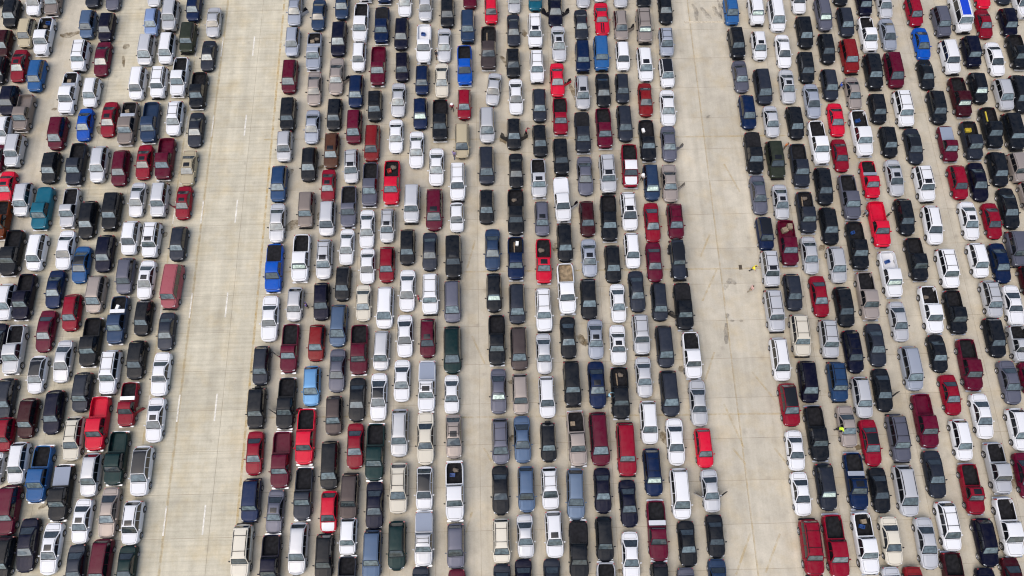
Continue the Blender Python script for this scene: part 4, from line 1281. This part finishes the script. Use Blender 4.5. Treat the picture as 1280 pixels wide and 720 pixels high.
# ------------------------------------------------------------------ people
def person_mesh(name, lean, arm_l, arm_r, stride):
    """one continuous skinned figure, pelvis as root; facing -Y"""
    h = Vector((0, 0, .94))
    def up(z, y=0):                    # torso leans forward about the hips
        return Vector((0, -math.sin(lean) * z + y, .94 + math.cos(lean) * z))
    J = {}
    J['pel'] = (h, .145, .11)
    J['waist'] = (up(.16), .155, .12)
    J['chest'] = (up(.36), .195, .135)
    J['neckb'] = (up(.52), .085, .075)
    J['neck'] = (up(.58), .056, .058)
    J['head'] = (up(.68, -.02), .082, .098)
    J['crown'] = (up(.78, -.015), .062, .078)
    E = [('pel', 'waist'), ('waist', 'chest'), ('chest', 'neckb'), ('neckb', 'neck'), ('neck', 'head'), ('head', 'crown')]
    for sg, nm, arm in ((-1, 'r', arm_r), (1, 'l', arm_l)):
        sh = up(.46) + Vector((sg * .205, 0, 0))
        a1, a2, out = arm               # shoulder swing, elbow bend, outward
        u = Vector((sg * math.sin(out), -math.sin(a1) * math.cos(out), -math.cos(a1) * math.cos(out)))
        el = sh + u * .29
        f = Vector((sg * math.sin(out) * .5, -math.sin(a1 + a2), -math.cos(a1 + a2))).normalized()
        wr = el + f * .25
        J['sh' + nm] = (sh, .088, .088)
        J['el' + nm] = (el, .062, .062)
        J['wr' + nm] = (wr, .036, .030)
        J['pa' + nm] = (wr + f * .09, .044, .022)
        E += [('neckb', 'sh' + nm), ('sh' + nm, 'el' + nm), ('el' + nm, 'wr' + nm), ('wr' + nm, 'pa' + nm)]
        J['_f' + nm] = (wr + f * .10, f, sg)
        s = stride * sg
        hp = h + Vector((sg * .095, 0, -.06))
        kn = hp + Vector((sg * .01, -math.sin(s) * .42 - .02, -math.cos(s) * .42))
        an = Vector((kn.x, kn.y + (.05 if s > 0 else .16) * (1 if stride else 0) + .03, .085))
        J['hp' + nm] = (hp, .10, .10)
        J['kn' + nm] = (kn, .065, .065)
        J['an' + nm] = (an, .045, .05)
        J['to' + nm] = (an + Vector((sg * .02, -.17, -.045)), .045, .035)
        E += [('pel', 'hp' + nm), ('hp' + nm, 'kn' + nm), ('kn' + nm, 'an' + nm), ('an' + nm, 'to' + nm)]
    keys = [k for k in J if k[0] != '_']
    idx = {k: i for i, k in enumerate(keys)}
    me = bpy.data.meshes.new(name)
    me.from_pydata([J[k][0] for k in keys], [(idx[a], idx[b]) for a, b in E], [])
    ob = bpy.data.objects.new(name, me)
    COL.objects.link(ob)
    sk = ob.modifiers.new('skin', 'SKIN')
    for i, k in enumerate(keys):
        sv = me.skin_vertices[0].data[i]
        sv.radius = J[k][1:3]
        sv.use_root = (k == 'pel')
    sb = ob.modifiers.new('sub', 'SUBSURF')
    sb.levels = sb.render_levels = 2
    dg = bpy.context.evaluated_depsgraph_get()
    full = bpy.data.meshes.new_from_object(ob.evaluated_get(dg))
    bpy.data.objects.remove(ob)
    bpy.data.meshes.remove(me)
    # fingers: four of unequal length and a thumb from the side of the palm
    V = [v.co.copy() for v in full.vertices]
    F = [tuple(p.vertices) for p in full.polygons]
    for nm in 'lr':
        base, f, sg = J['_f' + nm]
        side = f.cross(Vector((sg, 0, 0)))
        side = side.normalized() if side.length > .1 else Vector((0, -1, 0))
        palm = side.cross(f).normalized()
        spec = [(-.030, .068), (-.010, .078), (.010, .074), (.028, .058)]
        fingers = [(base + side * o + f * -.01, f, l) for o, l in spec] + [(base - side * .036 - f * .06, (f * .7 - side * .7).normalized(), .055)]
        for b0, dr, l in fingers:
            ringv = []
            ax, ay = dr.orthogonal().normalized(), None
            ay = dr.cross(ax)
            for k, (q, r) in enumerate(((0, .0095), (.5, .009), (.85, .008), (1.0, .005))):
                c0 = b0 + dr * l * q - palm * sg * (.010 * q * q)
                rg = []
                for a in range(6):
                    an = a * math.pi / 3
                    V.append(c0 + ax * math.cos(an) * r + ay * math.sin(an) * r)
                    rg.append(len(V) - 1)
                ringv.append(rg)
            for ra, rb in zip(ringv, ringv[1:]):
                for a in range(6):
                    F.append((ra[a], ra[(a + 1) % 6], rb[(a + 1) % 6], rb[a]))
            F.append(tuple(ringv[-1]))
    # nose, ears
    hd = J['head'][0]
    for off, s3 in ((Vector((0, -.095, -.01)), (.014, .022, .022)), (Vector((.084, .0, -.01)), (.010, .018, .028)), (Vector((-.084, .0, -.01)), (.010, .018, .028))):
        b = len(V)
        for dv in ((1, 0, 0), (-1, 0, 0), (0, 1, 0), (0, -1, 0), (0, 0, 1), (0, 0, -1)):
            V.append(hd + off + Vector((dv[0] * s3[0], dv[1] * s3[1], dv[2] * s3[2])))
        for q in ((0, 2, 4), (2, 1, 4), (1, 3, 4), (3, 0, 4), (2, 0, 5), (1, 2, 5), (3, 1, 5), (0, 3, 5)):
            F.append(tuple(b + k for k in q))
    lo = min(v.z for v in V)
    V = [v - Vector((0, 0, lo)) for v in V]
    for k in list(J):
        J[k] = (J[k][0] - Vector((0, 0, lo)),) + tuple(J[k][1:])
    return V, F, J
SKIN = (0.36, 0.22, 0.15, 1)
POSES = {'stand': person_mesh('stand', .03, (.1, .25, .10), (.05, .3, .10), 0.0), 'walk': person_mesh('walk', .08, (.45, .4, .10), (-.35, .35, .10), .32),
         'lean': person_mesh('lean', .75, (.9, .6, .15), (1.0, .5, .12), .12), 'reach': person_mesh('reach', .25, (1.0, .4, .25), (.3, .5, .12), .1)}
pm = {}
def cmat(nm, c, r=.85):
    k = nm + str(c)
    if k not in pm:
        pm[k] = mat(nm, c, r, noise=.12, nscale=9)
    return pm[k]
def person(px, py, zref, pose, rz, shirt, trousers, hair, label, hat=None, sk=SKIN):
    V, F, J = POSES[pose]
    mats = [cmat('skin', sk, .6), cmat('shirt_cloth', shirt), cmat('trouser_cloth', trousers), cmat('hair', hair), cmat('shoe_leather', (.03, .028, .026, 1), .6), cmat('eye', (.02, .015, .012, 1), .3), cmat('lip', (sk[0] * .9, sk[1] * .55, sk[2] * .55, 1), .5)]
    neck, head, hip = J['neck'][0], J['head'][0], J['pel'][0]
    fm = []
    for f in F:
        c = sum((V[k] for k in f), Vector()) / len(f)
        best, bk = 1e9, None
        for k in J:
            if k[0] == '_':
                continue
            dd = (J[k][0] - c).length
            if dd < best:
                best, bk = dd, k
        m = 1
        if bk in ('head', 'crown', 'neck'):
            r = c - head
            m = 3 if (r.z > .045 or (r.y > .005 and r.z > -.07)) and bk != 'neck' else 0
            if m == 0 and r.y < -.05:
                if abs(abs(r.x) - .032) < .016 and abs(r.z - .02) < .014:
                    m = 5
                elif abs(r.x) < .028 and abs(r.z + .05) < .012:
                    m = 6
        elif bk[:2] in ('wr', 'pa'):
            m = 0
        elif bk[:2] == 'el':
            m = 0 if (c - J['sh' + bk[-1]][0]).length > .30 else 1
        elif bk[:2] in ('hp', 'kn') or (bk == 'pel'):
            m = 2
        elif bk[:2] in ('an', 'to'):
            m = 4 if c.z < .12 else 2
        fm.append(m)
    me = mesh('person', V, F, mats, fm, ang=60)
    p = ground(px, py, zref)
    o = link('person', me, None, (p.x, p.y, 0), (0, 0, rz))
    if hat:
        bm = bmesh.new()
        bmesh.ops.create_uvsphere(bm, u_segments=16, v_segments=8, radius=.12)
        for v in bm.verts:
            if v.co.z < -.01:
                s = .19 / max(.02, math.hypot(v.co.x, v.co.y)) if math.hypot(v.co.x, v.co.y) > .05 else 1
                v.co = Vector((v.co.x * min(s, 1.8), v.co.y * min(s, 1.8), -.01))
        hm = bpy.data.meshes.new('hat')
        bm.to_mesh(hm)
        bm.free()
        hm.materials.append(cmat('hat_cloth', hat))
        smooth(hm)
        link('hat', hm, o, J['head'][0] + Vector((0, .01, .075)))
    tag(o, label, 'person')
    return o
jeans, dark, khaki = (.03, .045, .10, 1), (.015, .015, .018, 1), (.26, .21, .14, 1)
bl, br = (.012, .010, .009, 1), (.05, .028, .015, 1)
PEOPLE = [
 (942, 334, 1.2, 'reach', 1.2, (.86, .70, .03, 1), dark, bl, 'person in a yellow jacket standing in the bare right lane', None),
 (940.5, 359, 1.3, 'walk', 1.9, (.52, .33, .30, 1), khaki, bl, 'person in a pale pink shirt walking on the bare right lane', None),
 (1050, 535, 1.2, 'lean', 1.3, (.55, .78, .03, 1), dark, bl, 'person in lime hi-vis vest leaning to a greige sedan window', None),
 (382, 380, 1.3, 'stand', -1.3, (.09, .06, .26, 1), dark, bl, 'person in a purple shirt beside the small silver hatchback', None),
 (523, 371.5, 1.3, 'stand', -1.4, (.36, .03, .06, 1), jeans, (.22, .03, .04, 1), 'person in a red top between two white cars', None),
 (564.5, 131, 1.4, 'walk', .3, (.32, .05, .06, 1), dark, bl, 'person in a red top and white hat beside a black pickup truck', (.75, .74, .72, 1)),
 (567, 191, 1.3, 'walk', 2.8, (.22, .18, .34, 1), jeans, br, 'person in a lilac top beside the beige minivan', None),
 (984, 180, 1.3, 'stand', .5, (.48, .15, .04, 1), khaki, br, 'person in an orange top behind a charcoal pickup truck', None),
 (804, 219, 1.4, 'stand', -.6, (.68, .66, .64, 1), dark, bl, 'person in white with white hat beside the slate blue minivan', (.75, .74, .72, 1)),
 (761.5, 493, 1.3, 'reach', 1.4, (.30, .52, .62, 1), jeans, br, 'person in a pale blue top beside a loaded black pickup truck', None),
 (1052, 105, 1.3, 'stand', 1.4, (.02, .08, .40, 1), dark, bl, 'person in a bright blue top right of a charcoal SUV', None),
 (544.5, 66, 1.2, 'walk', 2.6, (.02, .02, .022, 1), dark, bl, 'person dressed in black between white pickup and silver sedan', None),
 (657.5, 162, 1.2, 'reach', 1.2, (.34, .05, .07, 1), dark, bl, 'person in a red top at the open door of a black SUV', None),
 (1084, 265, 1.2, 'reach', -1.3, (.16, .17, .20, 1), dark, bl, 'person in a grey top left of the red pickup bed', None),
 (1112, 267, 1.3, 'stand', .9, (.02, .05, .03, 1), dark, bl, 'person in dark green right of the red pickup bed', None),
]
for args in PEOPLE:
    person(*args[:9], hat=args[9])
